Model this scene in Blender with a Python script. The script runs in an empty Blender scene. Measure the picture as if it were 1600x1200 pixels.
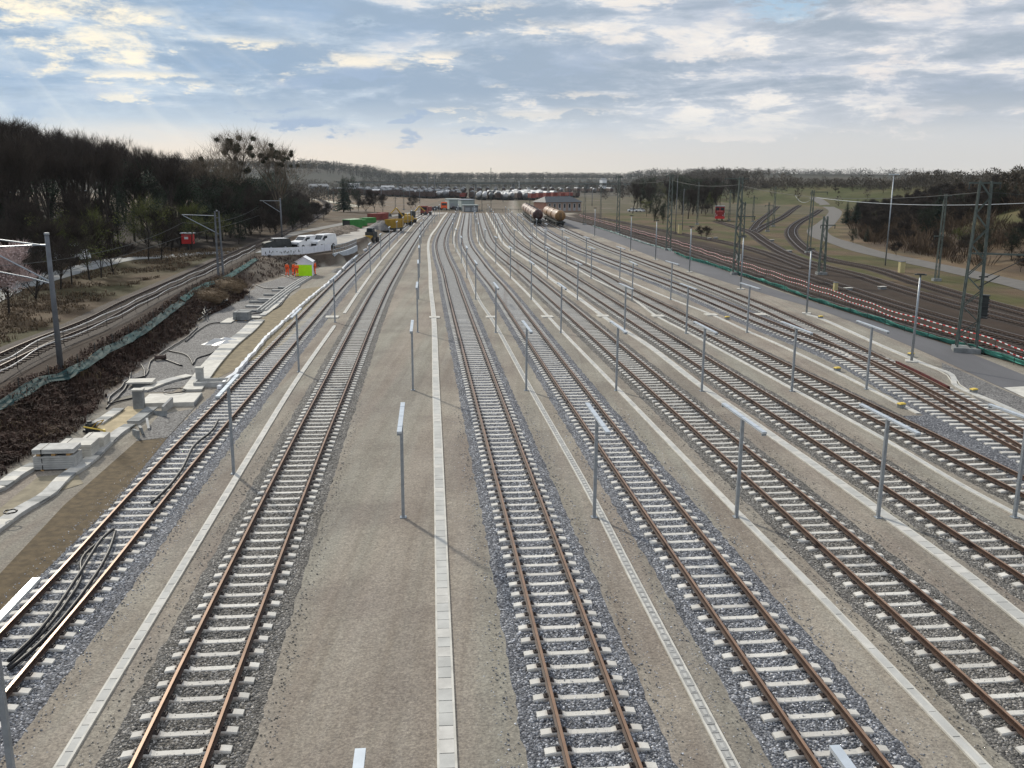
import bpy, bmesh, math, random
import numpy as np
from mathutils import Vector, Matrix, noise
random.seed(7)
R = math.radians
# ------------------------------------------------------------------ camera, sky, sun
CF, CT, CR, CH = 1418.0, 0.22314, 0.0068965, 12.3946      # focal (px of the 1600 wide photo), pitch, roll, height
scn = bpy.context.scene
cam_d = bpy.data.cameras.new('camera'); cam = bpy.data.objects.new('camera', cam_d); scn.collection.objects.link(cam)
cam_d.sensor_width = 36.0; cam_d.lens = CF/1600*36.0; cam_d.clip_start = 0.2; cam_d.clip_end = 20000
c_, s_ = math.cos(CR), math.sin(CR)
_r = Vector((1, 0, 0)); _f = Vector((0, math.cos(CT), -math.sin(CT))); _u = Vector((0, math.sin(CT), math.cos(CT)))
AX_R = c_*_r + s_*_u; AX_U = -s_*_r + c_*_u; AX_F = _f
cam.matrix_world = Matrix(((AX_R.x, AX_U.x, -AX_F.x, 0), (AX_R.y, AX_U.y, -AX_F.y, 0), (AX_R.z, AX_U.z, -AX_F.z, CH), (0, 0, 0, 1)))
scn.camera = cam
SUN_EL, SUN_AZ = R(30), R(-35)           # azimuth measured from +Y towards +X
world = bpy.data.worlds.new("World"); scn.world = world; world.use_nodes = True
scn.view_settings.view_transform = 'Standard'; scn.view_settings.look = 'None'
scn.view_settings.exposure = 0.18; scn.view_settings.gamma = 1.0
scn.cycles.max_bounces = 5; scn.cycles.diffuse_bounces = 3; scn.cycles.glossy_bounces = 2
scn.cycles.transparent_max_bounces = 4; scn.cycles.use_denoising = True
scn.cycles.volume_bounces = 0
HAZE = 0.00005

class NT:
    def __init__(s, nt): s.t = nt; s.t.nodes.clear()
    def n(s, typ, **kw):
        nd = s.t.nodes.new(typ)
        for k, v in kw.items():
            if k.startswith('i_'):
                nd.inputs[k[2:].replace('_', ' ')].default_value = v
            else: setattr(nd, k, v)
        return nd
    def l(s, a, b): s.t.links.new(a, b)
    def math(s, op, a, b=None, c=None, clamp=False):
        nd = s.t.nodes.new('ShaderNodeMath'); nd.operation = op; nd.use_clamp = clamp
        for i, v in enumerate((a, b, c)):
            if v is None: continue
            if isinstance(v, (int, float)): nd.inputs[i].default_value = v
            else: s.l(v, nd.inputs[i])
        return nd.outputs[0]
    def ss(s, v, lo, hi):
        nd = s.t.nodes.new('ShaderNodeMapRange'); nd.interpolation_type = 'SMOOTHSTEP'
        s.l(v, nd.inputs[0]); nd.inputs[1].default_value = lo; nd.inputs[2].default_value = hi
        return nd.outputs[0]
    def mix(s, fac, a, b, mode='MIX'):
        nd = s.t.nodes.new('ShaderNodeMix'); nd.data_type = 'RGBA'; nd.blend_type = mode
        for i, v in ((0, fac), (6, a), (7, b)):
            if isinstance(v, (int, float)): nd.inputs[i].default_value = v
            elif isinstance(v, tuple): nd.inputs[i].default_value = (*v[:3], 1)
            else: s.l(v, nd.inputs[i])
        return nd.outputs[2]
    def noise(s, vec, scale, detail=4, rough=.55, dist=0.0, out=0):
        nd = s.t.nodes.new('ShaderNodeTexNoise'); nd.inputs['Scale'].default_value = scale
        nd.inputs['Detail'].default_value = detail; nd.inputs['Roughness'].default_value = rough
        nd.inputs['Distortion'].default_value = dist
        if vec is not None: s.l(vec, nd.inputs['Vector'])
        return nd.outputs[out]

def build_sky():
    t = NT(world.node_tree)
    out = t.n('ShaderNodeOutputWorld'); bg = t.n('ShaderNodeBackground')
    sky = t.n('ShaderNodeTexSky'); sky.sky_type = 'NISHITA'; sky.sun_disc = False
    sky.sun_elevation = SUN_EL; sky.sun_rotation = SUN_AZ % (2*math.pi); sky.air_density = 1.2; sky.dust_density = 2.5
    tc = t.n('ShaderNodeTexCoord'); sep = t.n('ShaderNodeSeparateXYZ'); t.l(tc.outputs['Generated'], sep.inputs[0])
    X, Y, Z = sep.outputs
    az = t.math('ARCTAN2', X, Y)                                  # 0 ahead, + to the right
    el = t.math('ARCSINE', Z)
    def vec(su, sv, o=0.0):
        cb = t.n('ShaderNodeCombineXYZ'); t.l(t.math('MULTIPLY', az, su), cb.inputs[0]); t.l(t.math('MULTIPLY', el, sv), cb.inputs[1]); cb.inputs[2].default_value = o
        return cb.outputs[0]
    sub = lambda n: t.math('MULTIPLY_ADD', n, 2.0, -1.0)
    nf = sub(t.noise(vec(13, 46, 1.3), 1.0, 9, .66, .25))         # cloud edge detail
    nw = sub(t.noise(vec(4.5, 26, 7.7), 1.0, 7, .6, .5))          # broad streaks
    nl = sub(t.noise(vec(26, 60, 2.2), 1.0, 8, .7, .1))           # small puffs
    leftw = t.ss(az, .40, -.45)
    # clear sky (Nishita) scaled to the photograph's exposure
    clear = t.mix(1.0, sky.outputs[0], (0.085, 0.085, 0.085), 'MULTIPLY')
    clear = t.mix(.55, clear, (0.33, 0.55, 0.80))
    # base layer: warm haze at the horizon, blue grey cloud deck above
    deck = t.mix(leftw, (0.34, 0.40, 0.475), (0.29, 0.40, 0.54))
    deck2 = t.mix(leftw, (0.58, 0.61, 0.67), (0.52, 0.62, 0.72))
    col = t.mix(t.ss(t.math('ADD', nw, t.math('MULTIPLY', nf, .6)), -.25, .28), deck, deck2)
    col = t.mix(t.math('MULTIPLY', t.ss(t.math('ADD', nf, t.math('MULTIPLY', nw, .8)), .02, .34), t.ss(az, -.75, .12)), col, (0.84, 0.80, 0.75))
    low = t.mix(leftw, (0.60, 0.59, 0.57), (0.84, 0.74, 0.62))
    lowmid = t.mix(leftw, (0.58, 0.60, 0.62), (0.58, 0.66, 0.72))
    h1 = t.ss(t.math('ADD', el, t.math('MULTIPLY', nw, .020)), .088, .030)
    col = t.mix(h1, col, lowmid)
    h2 = t.ss(t.math('ADD', el, t.math('MULTIPLY', t.math('ADD', nw, t.math('MULTIPLY', nf, .5)), .016)), .060, .016)
    col = t.mix(h2, col, low)
    col = t.mix(t.ss(el, .02, -.01), col, t.mix(leftw, (0.66, 0.62, 0.55), (0.84, 0.73, 0.56)))
    na = sub(t.noise(vec(9, 30, 4.1), 1.0, 4, .6, .2))
    azw = t.math('ADD', az, t.math('MULTIPLY_ADD', na, .075, t.math('MULTIPLY', nf, .05))); elw = t.math('ADD', el, t.math('MULTIPLY_ADD', nl, .012, t.math('MULTIPLY', nf, .022)))
    def blobs(lst, amp, soft, nz):
        tot = None
        for x, y, a, b, k in lst:
            u0 = math.atan((x-800)/1440.0); v0 = (279-y)/1440.0
            du = t.math('MULTIPLY', t.math('SUBTRACT', azw, u0), 1440.0/a); dv = t.math('MULTIPLY', t.math('SUBTRACT', elw, v0), 1440.0/b)
            r = t.math('SQRT', t.math('ADD', t.math('MULTIPLY', du, du), t.math('MULTIPLY', dv, dv)))
            f = t.math('MULTIPLY', t.ss(t.math('ADD', t.math('SUBTRACT', 1.0, r), t.math('MULTIPLY', nz, amp)), 0.0, soft), k)
            tot = f if tot is None else t.math('MAXIMUM', tot, f)
        return tot
    nmix = t.math('ADD', t.math('MULTIPLY', nf, .75), t.math('MULTIPLY', nl, .55))
    gap = blobs([(1195, 36, 75, 34, 1), (1240, 5, 60, 20, .8), (560, 60, 60, 12, .25)], 2.2, .7, nmix)
    col = t.mix(gap, col, clear)
    dk = blobs([(420, 45, 260, 45, .75), (900, 105, 230, 40, .55), (60, 150, 120, 60, .6), (640, 70, 150, 30, .55), (1080, 45, 160, 40, .45), (1500, 60, 120, 45, .35), (380, 120, 90, 18, .6), (1250, 120, 200, 20, .4), (230, 175, 160, 18, .35), (1480, 150, 160, 30, .35)], 2.4, 1.3, nmix)
    col = t.mix(dk, col, t.mix(leftw, (0.40, 0.46, 0.57), (0.30, 0.43, 0.60)))
    lit = blobs([(60, 60, 190, 44, .95), (170, 100, 110, 34, .9), (20, 40, 120, 20, .9), (400, 92, 100, 13, .85), (250, 58, 60, 12, .5), (470, 118, 40, 12, .6), (560, 112, 70, 20, .85), (690, 103, 70, 14, .85), (230, 140, 100, 9, .8), (300, 153, 90, 8, .7), (770, 38, 70, 26, .8), (400, 2, 70, 8, .8),
                 (870, 14, 60, 10, .5), (880, 62, 70, 16, .6), (1000, 72, 120, 16, .55), (1090, 100, 130, 12, .55), (920, 152, 80, 6, .55), (1370, 108, 30, 22, .7), (1330, 45, 170, 34, .5), (1060, 12, 110, 14, .6), (1240, 14, 60, 10, .7), (1430, 190, 50, 22, .5), (1545, 186, 50, 9, .5), (870, 180, 140, 9, .5), (1130, 216, 220, 8, .45), (1310, 212, 90, 9, .4), (700, 180, 60, 6, .6), (220, 165, 60, 6, .6), (760, 142, 40, 4, .4)], 3.2, 1.3, nmix)
    col = t.mix(lit, col, t.mix(leftw, (0.82, 0.76, 0.72), (1.0, .90, .70)))
    # small dark flat-bottomed cumulus low on the left
    cu = blobs([(510, 204, 62, 17, 1), (455, 200, 40, 8, .6), (570, 130, 62, 17, .9), (520, 140, 50, 12, .7), (645, 219, 30, 15, .85), (652, 187, 34, 9, .8), (775, 205, 32, 6, .8), (418, 187, 22, 4, .6), (465, 184, 22, 6, .7), (620, 232, 16, 4, .5), (375, 190, 20, 3, .5)], 1.6, .6, nmix)
    col = t.mix(t.math('MULTIPLY', cu, .9), col, (0.33, 0.43, 0.58))
    # faint sun rays fanning from the hidden sun at the upper left
    ang = t.math('ARCTAN2', t.math('SUBTRACT', el, .42), t.math('ADD', az, .72))
    cbr = t.n('ShaderNodeCombineXYZ'); t.l(t.math('MULTIPLY', ang, 22.0), cbr.inputs[0])
    ray = t.math('MULTIPLY', t.ss(t.noise(cbr.outputs[0], 1.0, 2, .5), .5, .66), t.math('MULTIPLY', t.ss(az, -.12, -.34), t.ss(el, .02, .06)))
    ray = t.math('MULTIPLY', ray, t.ss(el, .22, .13))
    col = t.mix(t.math('MULTIPLY', ray, .13), col, (0.95, .93, .84))
    # overhead, out of view: bright even cloud that gives the soft ambient light
    col = t.mix(t.ss(Z, .22, .6), col, (0.68, 0.72, 0.79))
    col = t.mix(t.ss(Z, -.002, -.03), col, (0.25, 0.24, 0.22))
    t.l(col, bg.inputs[0]); bg.inputs[1].default_value = 1.0
    t.l(bg.outputs[0], out.inputs[0])
build_sky()
sun_d = bpy.data.lights.new('sun', 'SUN'); sun_d.energy = 3.4; sun_d.angle = R(2.5); sun_d.color = (1.0, .93, .80)
sun = bpy.data.objects.new('sun', sun_d); scn.collection.objects.link(sun)
sd = Vector((math.cos(SUN_EL)*math.sin(SUN_AZ), math.cos(SUN_EL)*math.cos(SUN_AZ), math.sin(SUN_EL)))
sun.rotation_euler = sd.to_track_quat('Z', 'Y').to_euler()

# ------------------------------------------------------------------ helpers
ZG = -0.06
def P(x, y, z=ZG):
    """point at height z seen at pixel (x, y) of the 1600x1200 photograph"""
    d = AX_R*(x-800) - AX_U*(y-600) + AX_F*CF
    t = (z-CH)/d.z
    return Vector((d.x*t, d.y*t, z))
def proj(v):
    w = Vector(v) - Vector((0, 0, CH)); d = w.dot(AX_F)
    if d < .1: return (-9999, -9999, d)
    return (800+CF*w.dot(AX_R)/d, 600-CF*w.dot(AX_U)/d, d)
def inframe(v, m=20):
    x, y, d = proj(v); return -m < x < 1600+m and -m < y < 1200+m
def hgt(bx, by, ty, z=ZG):
    b = P(bx, by, z); lo, hi = z, z+80
    for _ in range(40):
        m = (lo+hi)/2
        if proj((b.x, b.y, m))[1] > ty: lo = m
        else: hi = m
    return lo-z
def resample(pts, step, smooth=0):
    """Catmull-Rom through pts, then even spacing"""
    pts = [Vector(p) for p in pts]
    ext = [pts[0]*2-pts[1]] + pts + [pts[-1]*2-pts[-2]]
    dense = []
    for i in range(1, len(ext)-2):
        p0, p1, p2, p3 = ext[i-1:i+3]; n = max(4, int((p2-p1).length/1.0))
        n = min(n, 60)
        t0 = 0; t1 = (p1-p0).length**.5; t2 = t1+(p2-p1).length**.5; t3 = t2+(p3-p2).length**.5
        for k in range(n):
            t = t1+(t2-t1)*k/n
            A1 = p0*((t1-t)/(t1-t0))+p1*((t-t0)/(t1-t0)); A2 = p1*((t2-t)/(t2-t1))+p2*((t-t1)/(t2-t1))
            A3 = p2*((t3-t)/(t3-t2))+p3*((t-t2)/(t3-t2))
            B1 = A1*((t2-t)/(t2-t0))+A2*((t-t0)/(t2-t0)); B2 = A2*((t3-t)/(t3-t1))+A3*((t-t1)/(t3-t1))
            dense.append(B1*((t2-t)/(t2-t1))+B2*((t-t1)/(t2-t1)))
    dense.append(pts[-1])
    def even(ps, st):
        out = [ps[0]]; acc = 0
        for a, b in zip(ps, ps[1:]):
            L = (b-a).length
            if L < 1e-9: continue
            d = st-acc
            while d <= L:
                out.append(a+(b-a)*(d/L)); d += st
            acc = (acc+L) % st if d > L else acc
            acc = L-(d-st)
        return out
    e = even(dense, step)
    for _ in range(smooth):
        e = [e[0]]+[(e[i-1]+e[i]*2+e[i+1])/4 for i in range(1, len(e)-1)]+[e[-1]]
    return e
def tang(ps, i):
    a = ps[max(0, i-1)]; b = ps[min(len(ps)-1, i+1)]; t = b-a; return t.normalized()

class MB:
    def __init__(s): s.v = []; s.f = []; s.m = []; s.smooth = False
    def add(s, vs, fs, mat=0):
        o = len(s.v); s.v += [tuple(v) for v in vs]; s.f += [tuple(i+o for i in f) for f in fs]; s.m += [mat]*len(fs); return s
    def box(s, c, sz, rz=0, mat=0, taper=1.0, M=None):
        x, y, z = sz[0]/2, sz[1]/2, sz[2]/2; vs = []
        for dz, k in ((-z, 1), (z, taper)):
            for dx, dy in ((-x, -y), (x, -y), (x, y), (-x, y)):
                a, b = dx*k, dy*k
                v = Vector((a*math.cos(rz)-b*math.sin(rz)+c[0], a*math.sin(rz)+b*math.cos(rz)+c[1], dz+c[2]))
                if M is not None: v = M @ v
                vs.append(v)
        return s.add(vs, [(3, 2, 1, 0), (4, 5, 6, 7), (0, 1, 5, 4), (1, 2, 6, 5), (2, 3, 7, 6), (3, 0, 4, 7)], mat)
    def tube(s, pts, r, n=8, mat=0, cap=True):
        pts = [Vector(p) for p in pts]; rs = r if isinstance(r, (list, tuple)) else [r]*len(pts)
        o = len(s.v); prev = None
        for i, p in enumerate(pts):
            t = tang(pts, i)
            if prev is None:
                a = t.orthogonal().normalized() if abs(t.z) < .95 else Vector((1, 0, 0)).cross(t).normalized()
            else:
                a = (prev-t*prev.dot(t)).normalized()
            prev = a; b = t.cross(a)
            for k in range(n):
                an = 2*math.pi*(k+.5)/n; s.v.append(tuple(p+(a*math.cos(an)+b*math.sin(an))*rs[i]))
        for i in range(len(pts)-1):
            for k in range(n):
                k2 = (k+1) % n; s.f.append((o+i*n+k, o+i*n+k2, o+(i+1)*n+k2, o+(i+1)*n+k)); s.m.append(mat)
        if cap:
            s.f.append(tuple(o+k for k in range(n))[::-1]); s.m.append(mat)
            s.f.append(tuple(o+(len(pts)-1)*n+k for k in range(n))); s.m.append(mat)
        return s
    def cyl(s, a, b, r, n=12, mat=0): return s.tube([a, b], r, n, mat)
    def prism(s, prof, a, b, mat=0, up=Vector((0, 0, 1))):
        """2D profile [(side, up)] swept from a to b"""
        a, b = Vector(a), Vector(b); t = (b-a).normalized(); sd = t.cross(up).normalized(); uu = sd.cross(t)
        n = len(prof); vs = [a+sd*p[0]+uu*p[1] for p in prof]+[b+sd*p[0]+uu*p[1] for p in prof]
        fs = [(i, (i+1) % n, n+(i+1) % n, n+i) for i in range(n)]+[tuple(range(n))[::-1], tuple(range(n, 2*n))]
        return s.add(vs, fs, mat)
    def sweep(s, prof, pts, mat=0, closed=True, mats=None, cap=True):
        """sweep profile [(side right, up)] along roughly horizontal polyline"""
        n = len(prof); o = len(s.v); pts = [Vector(p) for p in pts]
        for i, p in enumerate(pts):
            t = tang(pts, i); sd = Vector((t.y, -t.x, 0)).normalized()
            for q in prof: s.v.append(tuple(p+sd*q[0]+Vector((0, 0, q[1]))))
        m = n if closed else n-1
        for i in range(len(pts)-1):
            for k in range(m):
                k2 = (k+1) % n; s.f.append((o+i*n+k, o+(i+1)*n+k, o+(i+1)*n+k2, o+i*n+k2)); s.m.append(mats[k] if mats else mat)
        if closed and cap:
            s.f.append(tuple(o+k for k in range(n))); s.m.append(mat)
            s.f.append(tuple(o+(len(pts)-1)*n+k for k in range(n))[::-1]); s.m.append(mat)
        return s
    def sphere(s, c, r, n=10, mat=0, sz=1.0, jit=0):
        rings = n//2+1; vs = []; c = Vector(c)
        for i in range(rings+1):
            th = math.pi*i/rings
            for k in range(n):
                ph = 2*math.pi*k/n; j = 1+random.uniform(-jit, jit)
                vs.append(c+Vector((math.sin(th)*math.cos(ph)*r*j, math.sin(th)*math.sin(ph)*r*j, math.cos(th)*r*sz*j)))
        fs = [(i*n+k, (i+1)*n+k, (i+1)*n+(k+1) % n, i*n+(k+1) % n) for i in range(rings) for k in range(n)]
        return s.add(vs, fs, mat)
    def mesh(s, name, mats, smooth=False):
        me = bpy.data.meshes.new(name); me.from_pydata(s.v, [], s.f)
        for m in (mats if isinstance(mats, (list, tuple)) else [mats]): me.materials.append(m)
        me.polygons.foreach_set('material_index', s.m)
        me.polygons.foreach_set('use_smooth', [smooth]*len(s.f)); me.update()
        return me
    def obj(s, name, mats, parent=None, loc=None, rz=0, smooth=False):
        return link(name, s.mesh(name, mats, smooth), parent, loc, rz)
def link(name, me, parent=None, loc=None, rz=0):
    o = bpy.data.objects.new(name, me); scn.collection.objects.link(o)
    if parent is not None: o.parent = parent
    if loc is not None: o.location = loc
    if rz: o.rotation_euler = (0, 0, rz)
    return o
def thing(name, label, cat, loc=(0, 0, 0), rz=0, group=None):
    o = link(name, None, None, loc, rz); o.empty_display_size = .1
    return tag(o, label, cat, group)
def tag(o, label, cat, group=None, kind=None):
    if label: o['label'] = label
    if cat: o['category'] = cat
    if group: o['group'] = group
    if kind: o['kind'] = kind
    return o
def structure(o): o['kind'] = 'structure'; return o
def dup(root, loc=None, rz=None, label=None, sc=None):
    r = root.copy(); scn.collection.objects.link(r)
    if loc is not None: r.location = loc
    if rz is not None: r.rotation_euler = (0, 0, rz)
    if sc is not None: r.scale = sc if isinstance(sc, tuple) else (sc, sc, sc)
    if label: r['label'] = label
    for ch in root.children:
        c = ch.copy(); scn.collection.objects.link(c); c.parent = r
        for g in ch.children:
            d = g.copy(); scn.collection.objects.link(d); d.parent = c
    return r

# ------------------------------------------------------------------ materials
def mat(name, col, rough=.7, metal=0.0, var=.15, scale=3.0, bump=0.0, bscale=None, dark=None, spec=.3, detail=5, stretch=None):
    m = bpy.data.materials.new(name); m.use_nodes = True; t = NT(m.node_tree)
    out = t.n('ShaderNodeOutputMaterial'); b = t.n('ShaderNodeBsdfPrincipled')
    b.inputs['Roughness'].default_value = rough; b.inputs['Metallic'].default_value = metal
    b.inputs['Specular IOR Level'].default_value = spec
    tc = t.n('ShaderNodeTexCoord'); v = tc.outputs['Object']
    if stretch:
        mp = t.n('ShaderNodeMapping'); mp.inputs['Scale'].default_value = stretch; t.l(v, mp.inputs[0]); v = mp.outputs[0]
    if var > 0:
        f = t.noise(v, scale, detail, .6)
        f = t.ss(f, .3, .7)
        lo = dark if dark else tuple(c*(1-var) for c in col); hi = tuple(min(1, c*(1+var*.6)) for c in col)
        t.l(t.mix(f, lo, hi), b.inputs['Base Color'])
    else: b.inputs['Base Color'].default_value = (*col, 1)
    if bump:
        bp = t.n('ShaderNodeBump'); bp.inputs['Strength'].default_value = bump; bp.inputs['Distance'].default_value = .03
        t.l(t.noise(v, bscale or scale*6, 4, .6), bp.inputs['Height']); t.l(bp.outputs[0], b.inputs['Normal'])
    t.l(b.outputs[0], out.inputs[0]); return m
def gravel(name, cols, size, bump=.8, dist=.04, patch=None, rough=.85):
    """stones: voronoi cells coloured one by one"""
    m = bpy.data.materials.new(name); m.use_nodes = True; t = NT(m.node_tree)
    out = t.n('ShaderNodeOutputMaterial'); b = t.n('ShaderNodeBsdfPrincipled'); b.inputs['Roughness'].default_value = rough
    b.inputs['Specular IOR Level'].default_value = .25
    tc = t.n('ShaderNodeTexCoord'); v = tc.outputs['Object']
    vo = t.n('ShaderNodeTexVoronoi'); vo.inputs['Scale'].default_value = 1/size; vo.inputs['Randomness'].default_value = 1.0
    wob = t.n('ShaderNodeVectorMath'); wob.operation = 'MULTIPLY_ADD'
    nz = t.noise(v, 1/size*.9, 2, .5, 0, 1); t.l(nz, wob.inputs[0]); wob.inputs[1].default_value = (size*.9,)*3; t.l(v, wob.inputs[2])
    t.l(wob.outputs[0], vo.inputs['Vector'])
    sp = t.n('ShaderNodeSeparateColor'); t.l(vo.outputs['Color'], sp.inputs[0])
    ramp = t.n('ShaderNodeValToRGB'); e = ramp.color_ramp.elements
    n = len(cols)
    e[0].position = 0; e[0].color = (*cols[0], 1); e[1].position = 1; e[1].color = (*cols[-1], 1)
    for i in range(1, n-1):
        q = e.new(i/(n-1)); q.color = (*cols[i], 1)
    t.l(sp.outputs[0], ramp.inputs[0]); c = ramp.outputs[0]
    gap = t.ss(vo.outputs['Distance'], .75, .35)
    c = t.mix(gap, t.mix(1.0, c, (.42, .42, .44), 'MULTIPLY'), c)
    if patch:
        c = t.mix(t.ss(t.noise(v, patch[0], 5, .6), .35, .7), c, t.mix(1.0, c, patch[1], 'MULTIPLY'))
    t.l(c, b.inputs['Base Color'])
    bp = t.n('ShaderNodeBump'); bp.inputs['Strength'].default_value = bump; bp.inputs['Distance'].default_value = dist
    t.l(t.math('SUBTRACT', 1.0, vo.outputs['Distance']), bp.inputs['Height']); t.l(bp.outputs[0], b.inputs['Normal'])
    t.l(b.outputs[0], out.inputs[0]); return m

M = {}
M['concrete'] = mat('concrete', (.40, .40, .385), .8, var=.22, scale=2.2, bump=.25, bscale=40)
M['concrete_dark'] = mat('weathered concrete', (.22, .23, .23), .8, var=.35, scale=1.6, bump=.25, bscale=30)
M['concrete_white'] = mat('pale concrete', (.50, .485, .44), .75, var=.18, scale=1.8, bump=.2, bscale=30)
def sleeper_mat():
    m = bpy.data.materials.new('sleeper concrete'); m.use_nodes = True; t = NT(m.node_tree)
    out = t.n('ShaderNodeOutputMaterial'); b = t.n('ShaderNodeBsdfPrincipled'); b.inputs['Roughness'].default_value = .8
    oi = t.n('ShaderNodeObjectInfo'); geo = t.n('ShaderNodeNewGeometry'); v = geo.outputs['Position']
    c = t.mix(oi.outputs['Random'], (.47, .455, .42), (.63, .615, .57))
    f = t.ss(t.noise(v, 2.6, 6, .65), .35, .72); c = t.mix(t.math('MULTIPLY', f, .35), c, (.33, .31, .28))
    sp = t.ss(t.noise(v, 40, 2, .6), .62, .72); c = t.mix(t.math('MULTIPLY', sp, .45), c, (.22, .20, .18))
    tc = t.n('ShaderNodeTexCoord'); se = t.n('ShaderNodeSeparateXYZ'); t.l(tc.outputs['Object'], se.inputs[0])
    ax = t.math('ABSOLUTE', t.math('SUBTRACT', t.math('ABSOLUTE', se.outputs[0]), .754))
    rust = t.math('MULTIPLY', t.ss(ax, .30, .10), t.math('MULTIPLY', t.ss(t.noise(v, 7, 3, .6), .3, .7), .6)); c = t.mix(rust, c, (.20, .11, .06))
    t.l(c, b.inputs[0]); bp = t.n('ShaderNodeBump'); bp.inputs['Strength'].default_value = .3; bp.inputs['Distance'].default_value = .02
    t.l(t.noise(v, 45, 3, .6), bp.inputs['Height']); t.l(bp.outputs[0], b.inputs['Normal']); t.l(b.outputs[0], out.inputs[0]); return m
M['sleeper'] = sleeper_mat()
M['sleeper_old'] = mat('old brown sleeper', (.050, .036, .028), .85, var=.4, scale=1.5, bump=.3, bscale=30)
M['rail_rust'] = mat('rusty rail', (.050, .025, .015), .6, var=.35, scale=3.0, spec=.4)
M['rail_top'] = mat('rail head', (.27, .165, .105), .36, metal=.4, var=.2, scale=1.2, spec=.5)
M['rail_old'] = mat('old rail', (.060, .038, .028), .6, var=.3, scale=3.0)
M['rail_old_top'] = mat('run-in rail head', (.30, .27, .25), .25, metal=.8, var=.1, scale=2.0)
M['clip'] = mat('dark rail clip', (.03, .022, .02), .6, var=.3, scale=30)
M['galv'] = mat('galvanised steel', (.30, .33, .36), .42, metal=.45, var=.15, scale=5)
M['galv_light'] = mat('brushed aluminium', (.52, .57, .62), .40, metal=.45, var=.08, scale=3)
M['black'] = mat('black rubber', (.012, .012, .014), .5, var=.2, scale=8)
M['steel_green'] = mat('dark green grey steel', (.085, .105, .095), .6, var=.3, scale=3)
M['steel_dark'] = mat('dark steel', (.04, .045, .045), .6, var=.3, scale=3)
M['white'] = mat('white paint', (.78, .79, .80), .35, var=.05, scale=2, spec=.5)
M['glass'] = mat('dark glass', (.02, .028, .035), .08, var=.0, spec=.7)
M['orange'] = mat('orange work fabric', (.95, .13, .03), .8, var=.15, scale=8)
M['lime'] = mat('lime fabric', (.48, .95, .01), .7, var=.06, scale=2)
M['lime_dk'] = mat('green paint', (.04, .22, .045), .5, var=.2, scale=1)
M['yellow'] = mat('yellow paint', (.42, .26, .035), .5, var=.2, scale=1.2)
M['yellow_cap'] = mat('yellow cap', (.66, .48, .08), .5, var=.1, scale=4)
M['tarp'] = mat('white fabric', (.74, .76, .82), .8, var=.08, scale=2)
M['net'] = mat('turquoise net', (.10, .38, .31), .8, var=.45, scale=1.3, bump=.5, bscale=6)
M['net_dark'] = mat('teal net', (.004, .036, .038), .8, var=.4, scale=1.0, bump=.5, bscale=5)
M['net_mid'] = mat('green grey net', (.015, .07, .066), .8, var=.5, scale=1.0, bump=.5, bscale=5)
M['asphalt'] = mat('asphalt', (.105, .105, .112), .85, var=.12, scale=.35, bump=.2, bscale=60, stretch=(1, .25, 1))
M['sandroad'] = mat('pale gravel road', (.33, .31, .28), .9, var=.2, scale=.6, bump=.3, bscale=20)
M['tank_dark'] = mat('dark maroon tank', (.050, .022, .022), .45, var=.3, scale=1)
M['tank_brown'] = mat('brown tank', (.23, .13, .05), .4, var=.3, scale=1)
M['tank_end'] = mat('worn pale tank shell', (.50, .38, .30), .4, var=.2, scale=1)
M['wag_red'] = mat('oxide red', (.21, .045, .035), .6, var=.3, scale=.5)
M['wag_brown'] = mat('wagon brown', (.075, .050, .042), .7, var=.3, scale=.5)
M['wag_white'] = mat('silver wagon shell', (.38, .39, .40), .4, var=.15, scale=.5)
M['wag_grey'] = mat('wagon grey', (.17, .18, .19), .6, var=.25, scale=.5)
M['loco_red'] = mat('locomotive red', (.26, .022, .02), .45, var=.15, scale=1)
M['slate'] = mat('slate roof', (.055, .065, .075), .6, var=.25, scale=2)
M['greenhall'] = mat('pale green sheet metal', (.30, .35, .34), .5, var=.1, scale=.4)
M['soilpile'] = gravel('dug soil', [(.12, .09, .07), (.20, .16, .125), (.27, .23, .19)], .35, .9, .12, (.4, (.6, .55, .5)))
M['skin'] = mat('skin', (.50, .30, .22), .6, var=.05)
M['wood'] = mat('pallet wood', (.42, .25, .10), .8, var=.3, scale=4, stretch=(6, 1, 1))
M['bark'] = mat('bark', (.036, .029, .024), .9, var=.4, scale=2, bump=.4)
M['bark_light'] = mat('grey bark', (.14, .115, .085), .9, var=.4, scale=2, bump=.4)
M['twig'] = mat('twigs', (.043, .033, .026), .9, var=.35, scale=.25)
M['twig_pale'] = mat('pale twigs', (.17, .135, .095), .9, var=.3, scale=.25)
M['bud'] = mat('budding leaves', (.085, .095, .022), .8, var=.45, scale=.5)
M['bud_dark'] = mat('dark ivy leaves', (.018, .030, .014), .8, var=.5, scale=.5)
M['needle'] = mat('needles', (.014, .032, .018), .8, var=.5, scale=.8)
M['blossom'] = mat('pale blossom', (.48, .38, .36), .8, var=.3, scale=1.5)
M['mistletoe'] = mat('mistletoe', (.022, .028, .012), .9, var=.4, scale=1)
M['brush'] = mat('dry bramble', (.056, .033, .025), .95, var=.6, scale=.9)
M['brush_tan'] = mat('dry grass blades', (.13, .092, .056), .95, var=.5, scale=.7)
M['scrub'] = mat('brown scrub', (.085, .058, .036), .95, var=.55, scale=.25)
M['pink'] = mat('pinkish white', (.72, .55, .53), .6, var=.05)
M['red'] = mat('red paint', (.55, .03, .03), .5, var=.1)
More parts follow.
